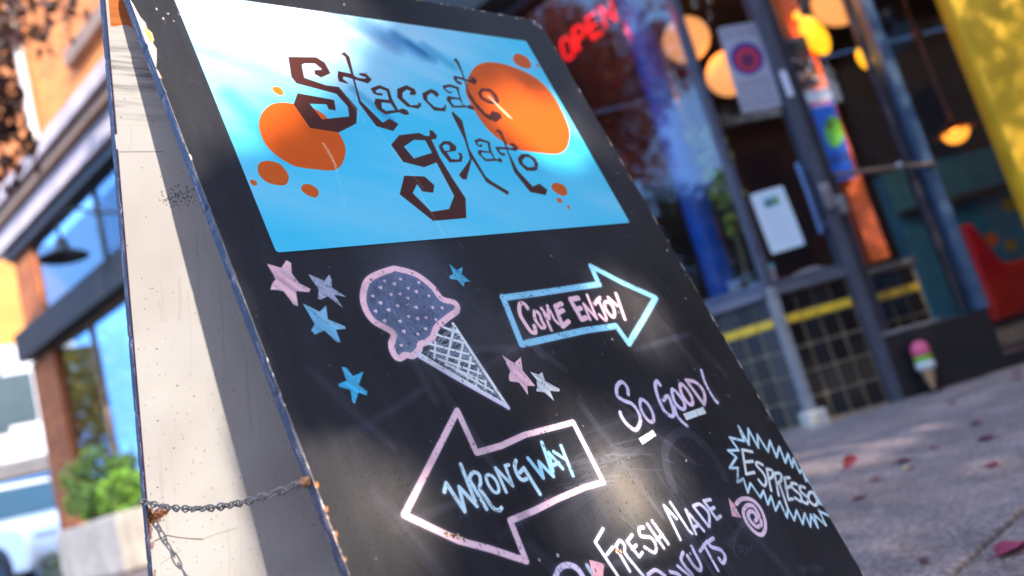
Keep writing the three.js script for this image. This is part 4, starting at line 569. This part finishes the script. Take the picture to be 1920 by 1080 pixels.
C('pink',5.2,[423,468.9,430.8,468.2,433.2,476.7,428.2,485.9,422.4,486.3,419.8,476.5],1);
S('pink',4.9,[434.2,462.7,441.2,474.2]);
S('pink',4.9,[451,459.4,442.2,493]);
S('lilacp',6.3,[157.5,545.3,157.8,587.2,187.1,588.3,219.3,585.6,286.5,588.8,287,653.6,258.6,651.3,222.9,651.5,190.9,653,160.6,652.7,158.2,688.7,129,668,102.6,651.6,63.9,616.4,104.1,585.9,157.5,545.3]);
S('ice',4,[108.7,610,113.9,603.8,119.9,631.3,124.8,610.5,134,630.7,136,592.9]);
S('ice',4,[138.2,606.8,142.2,636]);
C('ice',3.9,[138.6,606.2,144.8,602.7,149.9,606,148.4,612.6,144.3,617.7,146.2,625.2,148.6,636.3,153.8,641,157.6,639.8],0);
C('ice',3.5,[156.5,610,161.8,610.1,164.8,617.4,162.9,625.3,157.6,625.2,155,617.3],1);
S('ice',3.6,[169.9,628.7,170.2,605.7,179.8,625.8,181.5,606.7,185.8,607]);
C('ice',4.2,[195.9,605.6,191.4,610.6,190.5,619.2,193.3,624,198.3,624.3],0);
S('ice',4.3,[194.3,616.9,201,614.4,205.2,641.3]);
S('sky2',4.3,[210.7,607.4,217.5,628.8,221.1,613.7,229.8,630.9,235.4,597.6]);
S('sky2',3.9,[232.5,626,237.6,608.7,245.1,627.3]);
S('sky2',3.9,[236.1,621.3,243.9,621.2]);
S('sky2',4,[244.2,609.7,253.4,619.6]);
S('sky2',4,[256.6,606.7,253.4,637]);
C('lilac',5,[383.3,578.7,387.2,570.9,382.9,563.6,371.8,567.5,366.2,576.8,371.8,583.8,381.1,589.7,384.3,600,380.4,610.4,366.7,617.3,358.4,608.7,356.3,599,357.6,594.6],0);
C('lilac',4.7,[399,588.5,405.1,595.3,405.2,606.9,400.3,614.8,393.4,613.6,390.2,603.3,392.6,594.3],1);
C('lilac',5.2,[440.9,579.4,439.5,574.6,432.7,578.7,427.3,591.5,425.2,606.7,429.8,615.7,436.8,616.4,441.8,607.7,444.2,594.7,433.1,597.2],0);
C('lilac',4.5,[445.1,608.4,441.9,617.6,444,626,448.8,633],0);
C('lilac',5.2,[456.5,589.4,461.9,594.1,465.1,606,460.9,613.6,454,612.5,450,602.6],1);
C('pink2',5.3,[475.6,586.3,481.5,591.7,482.9,604.9,477.2,612.3,470.9,609.4,469.1,596.7],1);
S('pink2',5.3,[489.7,584.1,497,616.9]);
C('pink2',5.3,[489.7,584.1,503.5,589.1,509.4,599.3,505.7,610,497.2,616.9],0);
C('lilac',4.2,[527,577.9,521.7,591.3,520,602.7,520.6,612.3],0);
S('lilac',5.6,[521.3,616.2,522.8,620.2]);
bar('white',7.5,[364.6,630.5,392.5,627.1]);
bar('white',8.3,[452.7,623.1,493.3,623.7]);
S('ice',3.7,[494.5,675.8,512.8,680.1,509.9,663.4,531.7,673.2,537,655.4,536.6,679.4,552.1,662.8,550.7,686.7,562.9,673.4,564.2,696,580.1,685.8,574.6,705.9,591.2,696.7,585.1,716,600.1,708.6,593.8,724.1,605.1,716.5,601.8,734.3,610.3,731.7,604.1,745.7,608.7,744.1,610.6,754.7,608.9,759.8,605.7,775.8]);
S('ice',3.8,[608.1,770.2,609.7,778.4]);
S('ice',3.7,[596.2,782.5,610,792.5]);
S('ice',3.5,[596.4,781.2,593.3,799.1,582.5,782.3,575.8,796.1,576.4,780.3,563.3,790.9,566.6,775.8,552,783.9,555.2,768.2,540.8,775.6,541.9,761.3,530.8,769,534.1,750.8,518,756.4,524.3,741.1,510.7,746.8,516.4,732,504.5,736.4,501.4,718.2,488.1,725.4,493.5,710.5,480.5,710.7,494.6,697.5,480.9,693.6,502.2,686.1,494.5,675.8]);
S('white',4,[535.3,688.2,519.8,681.5,502.8,707.2,518.4,709.7]);
S('white',4,[511,694.6,526.6,698]);
S('white',4.1,[543.9,712.8,530.2,735.5]);
S('white',4.1,[553.2,721,538.7,744.1]);
S('white',4.1,[551.9,733.1,541.4,761.1]);
S('white',4.1,[576.7,733.4,566.8,730.8,551.8,753.5,559.8,755.3]);
S('white',4.2,[558.7,741.3,569.4,742.4]);
C('white',4.1,[540.5,706.3,534.2,701.5,529.3,703.9,533.6,715.4,530.8,724.1,522.1,727.7,518.5,719.2],0);
C('white',4.1,[543.9,712.8,552.1,717.2,545.9,723.1,537.4,722.7],0);
C('white',4.1,[553.2,721,563.9,724.4,558.7,730.9,547.4,732.4],0);
C('white',4.2,[582.9,743.6,575.3,740,571.3,745.1,578.2,756.2,572.2,761.9,565.3,755.7],0);
C('white',4.2,[594.8,751.4,587.3,747.7,582.8,752.7,588.5,762.8,581.4,767.8,574.9,762.7],0);
C('white',4.3,[594.5,760,603.9,760.5,602.9,772.1,593.9,773.8,589,766.4],1);
C('pink2',5.1,[459.2,730.2,472.3,728.4,487.7,734.1,494.3,746.3,490.3,760.5,480.6,768.7,470.2,769.7,462.3,761.4,459.6,750.5,463.8,740.5,475.3,737.1,485,741.4,485.5,752.5,482.1,760.4,473,761.2,467.3,754.3,467.5,746.7,474.3,743.8,479.7,746.6,479.9,753.3,474.9,754.8],0);
P('rose',[452,720.3,455.8,729.1,455.1,739,455.6,745.4,441.7,739.1]);
S('white2',3.6,[258,692.6,241.5,700.1,248.6,735.2]);
S('white2',3.6,[248.2,714.3,258.8,711.1]);
S('white2',3.7,[262.7,712.5,265.2,736.4]);
S('white2',3.8,[279.7,712.7,284.9,729.5,291.6,727.6]);
S('white2',3.8,[280,712.3,289.6,709.3]);
S('white2',3.8,[281.2,720.2,288.4,719.4]);
S('white2',3.9,[316,707.4,321.5,733.2]);
S('white2',4,[324.3,706.6,330.1,731.8]);
S('white2',4,[318.2,723.8,328.4,721.9]);
C('white2',3.7,[263.3,711.7,271.1,708.8,274,714.5,270.1,720.6,273,730.9,278.5,746.2],0);
C('white2',3.9,[308.6,707.9,302.6,706.9,300.2,713.9,311.6,719.6,312.7,728.7,306.3,732.8,297.8,724.5],0);
S('white2',3.9,[349.1,733.8,350.9,698.5,358.7,714.8]);
S('white2',3.9,[361.8,698.2,367.2,730.3,369.5,734.3]);
S('white2',4,[374.6,736.3,378.2,711.7,388.1,737.7]);
S('white2',4,[375.9,730.1,386,730.3]);
S('white2',4.1,[391.9,712.9,398.4,736.2]);
S('white2',4.2,[422.5,713.8,411.4,712,416,733.8,424.4,733.3]);
S('white2',4.2,[412.6,722.6,421.7,722.7]);
C('white2',4.1,[392,711.8,403.1,713.2,408.6,725,400,736],0);
C('lilac',4,[284.9,747.2,297.1,747,305,755.9],0);
C('lilac',4.2,[343.7,745.8,336.3,750.5,337.4,758.7,341,767.7],0);
C('lilac',4.3,[347.1,750.4,348.7,760.8,353.3,767.8,358.9,763.5,359.1,745.2],0);
C('lilac',4.5,[395.9,748.6,386.6,749.5,386.8,754.7,397.8,762.1,398.8,769.6,391.4,773.6,388.6,768],0);
C('lilac',4.1,[314.2,755.1,322,759.8,324.2,762.9],0);
S('lilac',3.9,[367.8,752.7,385,748]);
S('lilac',3.9,[377.5,749.5,378.5,776.9]);
S('lilac',3.7,[327.6,754.2,336.4,767.4]);
P('rose',[225,711.4,231.2,714.9,239.9,720.6,231.1,729.9,218.1,725.2,223.2,716.6]);
S('chalk',4.2,[219.7,714.7,220.7,721.6]);
C('lilac',5.7,[177.9,712.9,188.2,706.6,198.9,706.9,207.4,713.5,209.9,724.7],0);
//GHOST
C('ghost',11.3,[376.5,687.9,383.1,665.1,397.1,646,418.9,637.6,441,638.4,455.5,653.1,464.8,673.8,464.6,700.1],0);
S('ghost',2.8,[300.9,688.7,302,708.7]);
S('ghost',2.8,[287.8,690.4,296.1,704.7]);
S('ghost2',1.7,[427.6,759.8,418.6,766.2,414.6,775.2]);
C('ghost2',1.7,[428.5,768.6,432,770.8,426.8,774.2,423.3,772],1);
S('ghost2',1.7,[430.1,778.5,437.8,772.8,439.6,778.7,447.3,774]);
S('ghost2',1.6,[472.7,810.6,472.2,817,480.5,813.4,478.8,819]);
S('ghost2',1.6,[511.5,820.1,504,828.7]);for (const [cu, cv, n, su] of [[101, 647, 46, 18], [264, 717, 30, 8]]) for (let i = 0; i < n; i++) { const t = rnd() - 0.5, q = rnd() - 0.5; bx.fillStyle = ['#7d4a22', '#a8743e', '#d9c4a6', '#5a3418', '#e6d8ca'][i % 5]; bx.beginPath(); bx.ellipse((cu + t * su) * K, (cv + t * su * 0.55 + q * 4) * K, rr(0.4, 1.6) * K, rr(0.3, 0.9) * K, rr(0, 3), 0, 7); bx.fill(); }
// worn ink: dry-brush gaps, hairline scratches, rubbed patches and broad wipe marks
for (let i = 0; i < 26000; i++) { bx.fillStyle = `rgba(30,31,36,${rr(0.15, 0.7)})`; const s = 0.5 + Math.pow(rnd(), 4) * 3; bx.fillRect(rr(0, 612) * K, rr(380, 1000) * K, s, s * rr(0.6, 2.4)); }
for (let i = 0; i < 420; i++) { const x = rr(20, 600) * K, y = rr(385, 1000) * K, a = 1.15 + rr(-0.4, 0.4), l = rr(6, 46); bx.strokeStyle = `rgba(30,31,36,${rr(0.1, 0.5)})`; bx.lineWidth = rr(0.5, 1.5); bx.beginPath(); bx.moveTo(x, y); bx.lineTo(x + l * Math.cos(a), y + l * Math.sin(a)); bx.stroke(); }
for (let i = 0; i < 260; i++) { const x = rr(20, 600) * K, y = rr(385, 1000) * K, r = rr(8, 46), g = bx.createRadialGradient(x, y, 0, x, y, r); g.addColorStop(0, `rgba(34,35,42,${rr(0.05, 0.26)})`); g.addColorStop(1, 'rgba(34,35,42,0)'); bx.fillStyle = g; bx.fillRect(x - r, y - r, 2 * r, 2 * r); }
for (let i = 0; i < 46; i++) { const x = rr(30, 560) * K, y = rr(400, 980) * K, a = rr(0, 1) < 0.5 ? 1.2 + rr(-0.3, 0.3) : rr(-0.3, 0.5), l = rr(60, 300); for (let k = 0; k < 7; k++) { bx.strokeStyle = `rgba(165,172,195,${rr(0.012, 0.03)})`; bx.lineWidth = rr(3, 22); bx.beginPath(); bx.moveTo(x + rr(-14, 14), y + rr(-14, 14)); bx.quadraticCurveTo(x + l * 0.5 * Math.cos(a) + rr(-20, 20), y + l * 0.5 * Math.sin(a), x + l * Math.cos(a), y + l * Math.sin(a)); bx.stroke(); } }
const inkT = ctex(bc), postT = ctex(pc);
const bumpBoard = noiseTex(512, (u, v) => { const g = 255 * (0.5 * fbm(u * 40, v * 12, 0, 3) + 0.5 * vn(u * 256, v * 256, 256)); return [g, g, g]; }, false);
const bumpB = rep(bumpBoard, 1); bumpB.repeat.set(5, 8);
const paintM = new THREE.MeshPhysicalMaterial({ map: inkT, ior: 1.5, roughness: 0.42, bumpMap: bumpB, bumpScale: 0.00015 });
// painted plywood edge: navy paint scuffed to pale plies
const ec = canvas(64, 2048), ex = ec.getContext('2d');
for (let j = 0; j < 2048; j++) for (let i = 0; i < 64; i += 2) { const n = fbm(i / 7, j / 30, 0, 3), s = hash(i, j), ply = Math.sin(i / 64 * 5 * Math.PI * 2) * 8; let r = 34 + ply + 26 * (n - 0.5), g = 35 + ply + 26 * (n - 0.5), b = 52 + ply + 28 * (n - 0.5); if (n > 0.66 && s > 0.55) { r = 160; g = 155; b = 165; } if (n > 0.72 && s > 0.8) { r = 190; g = 150; b = 110; } ex.fillStyle = `rgb(${r | 0},${g | 0},${b | 0})`; ex.fillRect(i, j, 2, 1); }
const edgeM = std({ map: ctex(ec, true, true), roughness: 0.5, bumpMap: ctex(ec, false, true), bumpScale: 0.0008 });
// inside face: dirty white paint, bare wood strip at the top
const KI = 1500, ic = canvas(Math.round(BW * KI), 1600), ix = ic.getContext('2d');
{
  const w = ic.width, h = ic.height, im = ix.createImageData(w, h);
  for (let j = 0; j < h; j++) for (let i = 0; i < w; i++) { const u = i / KI * 1000, v = j / KI * 1000; const n = fbm(i / 90, j / 120, 0, 4), gr = fbm(i / 60, j / 4, 0, 3); let r = 197 + 20 * (n - 0.5), g = 197 + 20 * (n - 0.5), b = 196 + 18 * (n - 0.5); const k0 = Math.max(0, 1 - Math.abs(v - 95) / 60), k1 = Math.max(0, 1 - Math.hypot((u - 62) / 26, (v - 226) / 16)), sp = hash(i >> 1, j >> 1); r -= k0 * 60 * Math.max(0, gr - 0.45) * 3; g -= k0 * 60 * Math.max(0, gr - 0.45) * 3; b -= k0 * 55 * Math.max(0, gr - 0.45) * 3; if (k1 > 0 && sp < 0.35 * k1) { r -= 95; g -= 100; b -= 85; } if (sp > 0.9988 - 0.002 * Math.max(0, (v - 380) / 300)) { r -= 70; g -= 72; b -= 66; } const dirtK = Math.max(0, fbm(i / 220 + 3, j / 200 + 8, 0, 3) - 0.5) * 70 * Math.min(1, v / 500); r -= dirtK * 0.8; g -= dirtK; b -= dirtK * 1.05; if (v < 49 + 1.5 * Math.sin(u / 4) && u > 4) { r = 188 + 40 * (gr - 0.5); g = 112 + 34 * (gr - 0.5); b = 58 + 24 * (gr - 0.5); } const k = (j * w + i) * 4; im.data[k] = r; im.data[k + 1] = g; im.data[k + 2] = b; im.data[k + 3] = 255; }
  ix.putImageData(im, 0, 0); const M = KI / 1000, line = (a, w_, c) => { ix.strokeStyle = c; ix.lineWidth = w_ * M; ix.lineCap = 'round'; ix.beginPath(); ix.moveTo(a[0] * M, a[1] * M); for (let i = 2; i < a.length; i += 2) ix.lineTo(a[i] * M, a[i + 1] * M); ix.stroke(); };
  line([0, 0, 0.6, 158], 3.4, '#2c1f3c'); line([0.4, 176, 0.6, 600], 3.0, '#2c1f3c'); line([0, 600, 0, 1050], 2.4, '#251b2c'); line([3, 177.5, 48, 177], 0.7, 'rgba(70,66,70,0.8)'); line([6, 605, 20, 603, 31, 609, 49, 617, 60, 621], 0.9, '#3a2a28'); line([60, 621, 73, 620, 102, 621], 0.45, 'rgba(80,70,66,0.8)'); line([10, 634, 35, 625], 0.5, 'rgba(80,70,66,0.7)');
  for (let i = 0; i < 240; i++) { const t = Math.pow(rnd(), 1.4), u = t * 24, v = 576 + (rnd() - 0.5) * 19 * (1 - t) + 2 * Math.sin(u); ix.fillStyle = ['rgba(120,62,24,0.5)', 'rgba(86,44,20,0.5)', 'rgba(160,92,40,0.4)', 'rgba(50,30,18,0.5)'][i % 4]; ix.beginPath(); ix.ellipse(u * M, v * M, rr(0.5, 3.2) * M, rr(0.3, 1.3) * M, rr(-0.5, 0.5), 0, 7); ix.fill(); } ix.fillStyle = 'rgba(60,34,18,0.6)'; for (let i = 0; i < 40; i++) ix.fillRect(rr(2, 18) * M, rr(569, 585) * M, 2, 3); ix.fillStyle = 'rgba(130,80,80,0.7)'; for (let i = 0; i < 60; i++) { ix.fillStyle = `rgba(128,78,74,${rr(0.15, 0.5)})`; ix.beginPath(); ix.ellipse(rr(0, 4.5) * M, (i % 2 ? rr(590, 612) : rr(638, 672)) * M, rr(0.5, 2.2) * M, rr(0.5, 3) * M, 0, 0, 7); ix.fill(); }
  for (let i = 0; i < 500; i++) { ix.fillStyle = `rgba(60,56,58,${rr(0.2, 0.75)})`; const s = rr(0.35, 1.1); ix.beginPath(); ix.ellipse(rr(4, 300) * M, rr(330, 900) * M, s, s * rr(0.6, 1.8), rr(0, 3), 0, 7); ix.fill(); }
  for (let i = 0; i < 70; i++) { ix.strokeStyle = `rgba(96,88,82,${rr(0.03, 0.12)})`; ix.lineWidth = rr(0.6, 5); const x = rr(2, 300) * M, y = rr(120, 900) * M, l = rr(20, 160); ix.beginPath(); ix.moveTo(x, y); ix.quadraticCurveTo(x + rr(-6, 6), y + l / 2, x + rr(-10, 10), y + l); ix.stroke(); }
  for (let i = 0; i < 26; i++) { const x = rr(0, 250) * M, y = rr(420, 900) * M, r = rr(30, 120), q = ix.createRadialGradient(x, y, 0, x, y, r); q.addColorStop(0, `rgba(120,104,92,${rr(0.04, 0.13)})`); q.addColorStop(1, 'rgba(120,104,92,0)'); ix.fillStyle = q; ix.fillRect(x - r, y - r, 2 * r, 2 * r); } for (const [u, v] of [[20, 470], [44, 435], [35, 505], [14, 545], [40, 575], [95, 590], [110, 560], [130, 640], [25, 390]]) { ix.fillStyle = 'rgba(30,28,30,0.85)'; ix.beginPath(); ix.ellipse(u * M, v * M, 1.6, 1.1, 0, 0, 7); ix.fill(); }
}
const innerM = std({ map: ctex(ic), roughness: 0.55, bumpMap: bumpB, bumpScale: 0.00012 }), rawM = std({ map: ctex(ic), roughness: 0.7, color: lin(0.9, 0.9, 0.9) });
function panel(L, seedN) { // rounded, slightly chipped outline; groups: 0 face (z+), 1 back, 2 edges
  seed = seedN; const pts = [], R = 0.014, add = (x, y) => pts.push(new THREE.Vector2(x, y)), chip = () => (rnd() < 0.06 ? rr(0.0004, 0.0011) : rr(0, 0.00025));
  for (let y = -R - 0.006; y > -L + 0.02; y -= 0.004) add(chip(), y); add(0, -L); for (let x = 0.02; x < BW - 0.01; x += 0.02) add(x, -L); add(BW, -L);
  for (let y = -L + 0.004; y < -R; y += 0.004) add(BW - chip(), y); for (let i = 0; i <= 6; i++) add(BW - R + R * Math.cos(i * Math.PI / 12), -R + R * Math.sin(i * Math.PI / 12)); for (let x = BW - R - 0.006; x > R; x -= 0.006) add(x, -chip()); for (let i = 0; i <= 6; i++) add(R - R * Math.sin(i * Math.PI / 12), -R + R * Math.cos(i * Math.PI / 12));
  const g = new THREE.ExtrudeGeometry(new THREE.Shape(pts), { depth: BT - 0.0016, bevelEnabled: true, bevelSize: 0.0008, bevelThickness: 0.0008, bevelSegments: 2, bevelOffset: -0.0008 }).toNonIndexed(); g.translate(0, 0, -BT + 0.0008);
  const p = g.attributes.position, n = g.attributes.normal, order = [[], [], []]; for (let i = 0; i < p.count; i += 3) { const z = n.getZ(i) + n.getZ(i + 1) + n.getZ(i + 2); order[z > 2.4 ? 0 : z < -2.4 ? 1 : 2].push(i); }
  const o = new THREE.BufferGeometry(), P_ = [], N_ = [], U_ = []; let at = 0; order.forEach((l, gi) => { for (const i of l) for (let k = i; k < i + 3; k++) { P_.push(p.getX(k), p.getY(k), p.getZ(k)); N_.push(n.getX(k), n.getY(k), n.getZ(k)); if (gi < 2) U_.push(p.getX(k) / BW, 1 + p.getY(k) / (gi ? 1.0667 : BL)); else U_.push(-p.getZ(k) / BT, Math.abs(n.getX(k)) > 0.5 ? p.getY(k) * 1.0 + p.getX(k) : p.getX(k)); } o.addGroup(at, l.length * 3, gi); at += l.length * 3; });
  o.setAttribute('position', new THREE.Float32BufferAttribute(P_, 3)); o.setAttribute('normal', new THREE.Float32BufferAttribute(N_, 3)); o.setAttribute('uv', new THREE.Float32BufferAttribute(U_, 2)); return o;
}
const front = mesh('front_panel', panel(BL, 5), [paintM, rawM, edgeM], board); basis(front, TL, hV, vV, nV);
{ const s = new THREE.Shape(), { u, v, w, h } = P0, r = 0.004; s.moveTo(u + r, -v); s.lineTo(u + w - r, -v); s.quadraticCurveTo(u + w, -v, u + w, -v - r); s.lineTo(u + w, -v - h + r); s.quadraticCurveTo(u + w, -v - h, u + w - r, -v - h); s.lineTo(u + r, -v - h); s.quadraticCurveTo(u, -v - h, u, -v - h + r); s.lineTo(u, -v - r); s.quadraticCurveTo(u, -v, u + r, -v);
  const g = new THREE.ExtrudeGeometry(s, { depth: 0.0006, bevelEnabled: false }), p = g.attributes.position, uv = g.attributes.uv; for (let i = 0; i < p.count; i++) uv.setXY(i, (p.getX(i) - u) / w, 1 + (p.getY(i) + v) / h); g.translate(0, 0, 0.0002);
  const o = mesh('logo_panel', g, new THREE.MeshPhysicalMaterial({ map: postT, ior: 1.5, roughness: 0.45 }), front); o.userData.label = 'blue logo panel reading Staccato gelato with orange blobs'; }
const dV = vV.clone().multiplyScalar(-Math.cos(TH)).addScaledVector(nV, -Math.sin(TH)), yB = dV.clone().negate(), zB = new THREE.Vector3().crossVectors(hV, yB), QB = TL.clone().addScaledVector(nV, -(BT + 0.022));
const back = mesh('back_panel', panel(BLB, 9), [paintM, paintM, edgeM], board);
{ const g = back.geometry, p = g.attributes.position, uv = g.attributes.uv; for (let i = 0; i < p.count; i++) if (i < g.groups[0].count) uv.setXY(i, p.getX(i) / BW, 1 + p.getY(i) / 1.0667); back.material = [innerM, std({ color: lin(0.03, 0.03, 0.035), roughness: 0.5 }), edgeM]; }
basis(back, QB, hV, yB, zB);
// hinges and the wooden spacer between the boards
for (const u of [0.09, 0.52]) { const h = mesh('hinge', merge([box(-0.035, 0.035, -0.028, 0.0, 0.0004, 0.002, 0.0005), tube([[-0.035, 0.002, -0.001], [0, 0.002, -0.001], [0.035, 0.002, -0.001]], 0.004, 4)]), alu, board); basis(h, TL.clone().addScaledVector(hV, u).addScaledVector(nV, -BT - 0.0118), hV, vV, nV); }
{ const s = mesh('spacer_batten', box(0.05, 0.58, -0.035, -0.004, -0.019, -0.0005), worn(lin(0.42, 0.22, 0.09), 0.8, 3), board); basis(s, TL.clone().addScaledVector(nV, -BT), hV, vV, nV); }
// twisted link chain between the two boards
{
  const a = QB.clone().addScaledVector(dV, 0.556).addScaledVector(hV, -0.003).addScaledVector(zB, 0.001), b = TL.clone().addScaledVector(vV, -0.566).addScaledVector(nV, -0.006).addScaledVector(hV, -0.003), n = 30, pts = [];
  for (let i = 0; i <= n; i++) { const t = i / n, q = a.clone().lerp(b, t); q.y -= 0.0135 * 4 * t * (1 - t) * (1 + 0.25 * (0.5 - t)); pts.push(q); }
  const ch = new THREE.Group(); ch.name = 'chain'; ch.userData.label = 'twisted link chain holding the two boards together'; board.add(ch); ch.position.copy(a).sub(board.position);
  const len = pts[0].distanceTo(pts[1]) * 1.45, lk = [0, 1, 2].map((k) => tube([[-len / 2, 0, 0], [-len / 4, 0.0026, 0.0006], [len / 4, 0.0026, -0.0006], [len / 2, 0, 0], [len / 4, -0.0026, 0.0006], [-len / 4, -0.0026, -0.0006]], 0.00085 + 0.00006 * k, 22, 6, true)), cm = worn(lin(0.20, 0.19, 0.19), 0.45, 30, { metalness: 0.75 });
  for (let i = 0; i < n; i++) { const l = mesh('link', lk[i % 3], cm, ch), m = pts[i].clone().add(pts[i + 1]).multiplyScalar(0.5), x = pts[i + 1].clone().sub(pts[i]).normalize(); const up = V(0, 1, 0), z = new THREE.Vector3().crossVectors(x, up).normalize(), y = new THREE.Vector3().crossVectors(z, x); l.quaternion.setFromRotationMatrix(new THREE.Matrix4().makeBasis(x, y, z)).multiply(new THREE.Quaternion().setFromAxisAngle(V(1, 0, 0), i * 1.35 + rr(-0.3, 0.3))); l.position.copy(m).sub(a); }
  const rust = worn(lin(0.16, 0.075, 0.035), 0.9, 30); for (const [p, r] of [[a, 0.0034], [b, 0.0042]]) { const g = new THREE.IcosahedronGeometry(r, 2), q = g.attributes.position; for (let i = 0; i < q.count; i++) { const k = 0.75 + 0.5 * vn(q.getX(i) * 900 + 9, q.getY(i) * 900 + q.getZ(i) * 700 + 5); q.setXYZ(i, q.getX(i) * k, q.getY(i) * k, q.getZ(i) * k); } g.computeVertexNormals(); const s = mesh('eye_screw', boxUV(g), p === a ? cm : rust, board); s.position.copy(p).sub(board.position); }
}
// ------------------------------------------------------------------ fallen leaves on the pavement
{
  const spots = [[0.88, -2.68, 0.055, 'curled red leaf standing on edge, nearest the board on the left of the scattered leaves'], [0.99, -2.56, 0.05, 'flat dark red leaf right of the curled upright leaf'], [0.95, -2.43, 0.04, 'small yellowish leaf just below the flat dark red leaf'], [0.84, -2.41, 0.035, 'small pale and red leaf below the curled upright leaf'], [0.72, -2.22, 0.035, 'small purple leaf close to the right edge of the board'], [1.24, -2.54, 0.06, 'long dark red leaf in the middle of the pavement'], [1.05, -2.17, 0.045, 'dark red leaf below the long leaf at the right'], [1.38, -2.86, 0.05, 'dull red leaf behind the long dark red leaf'], [1.65, -3.54, 0.05, 'purple leaf nearest the ice cream figure'], [1.13, -2.65, 0.03, 'tiny brown leaf between the flat and the long red leaves'], [0.70, -1.48, 0.075, 'big magenta leaf at the lower right edge of the picture'], [0.58, -1.56, 0.03, 'little purple leaf left of the big magenta leaf'], [2.05, -3.75, 0.05, 'red leaf in the sunny streak at the far right'], [2.2, -4.0, 0.05, 'brown red leaf beside the wall at the far right'], [0.48, -1.66, 0.03, 'brown leaf tucked beside the lower right edge of the board']];
  spots.forEach(([x, z, s, lab], i) => {
    const g = new THREE.PlaneGeometry(1, 1, 10, 6), p = g.attributes.position;
    for (let k = 0; k < p.count; k++) { const u = p.getX(k) + 0.5, v = p.getY(k) * 2, w = 0.36 * Math.pow(Math.sin(Math.PI * Math.min(1, u * 1.02)), 0.8) + 0.012, jag = 1 + 0.1 * Math.sin(u * 38 + i); const y = v * w * jag; p.setXYZ(k, (u - 0.5) * 1.3, y, 0.5 * v * v * w * (i === 0 ? 2.2 : 1.1) + 0.18 * Math.pow(u - 0.5, 2) * 2 + 0.03 * Math.sin(u * 9 + v * 3)); }
    const st = new THREE.TubeGeometry(new THREE.CatmullRomCurve3([V(-0.65, 0, 0.09), V(-0.8, 0.03, 0.08), V(-0.95, 0.1, 0.05)]), 6, 0.018, 5);
    const gg = merge([g, st]); gg.rotateX(-Math.PI / 2); gg.scale(s * 0.85, s * 0.85, s * 0.85); gg.computeVertexNormals();
    const c = i === 2 ? lin(0.42, 0.30, 0.14) : i === 10 ? lin(0.16, 0.015, 0.05) : i % 3 === 0 ? lin(0.20, 0.02, 0.03) : i % 3 === 1 ? lin(0.13, 0.015, 0.025) : lin(0.10, 0.03, 0.05);
    const o = mesh('fallen_leaf', gg, std({ color: c, roughness: 0.6, side: THREE.DoubleSide })); o.position.set(x, gy(z) + 0.002, z); o.rotation.set(0, i === 10 ? 0.45 : rr(0, 6.3), 0); if (i === 0) { o.rotation.set(0.9, 0.4, 0.3); o.position.y += 0.02; } tag(o, lab, 'leaf', 'fallen leaves on the pavement');
  });
}
renderer.render(scene, camera);
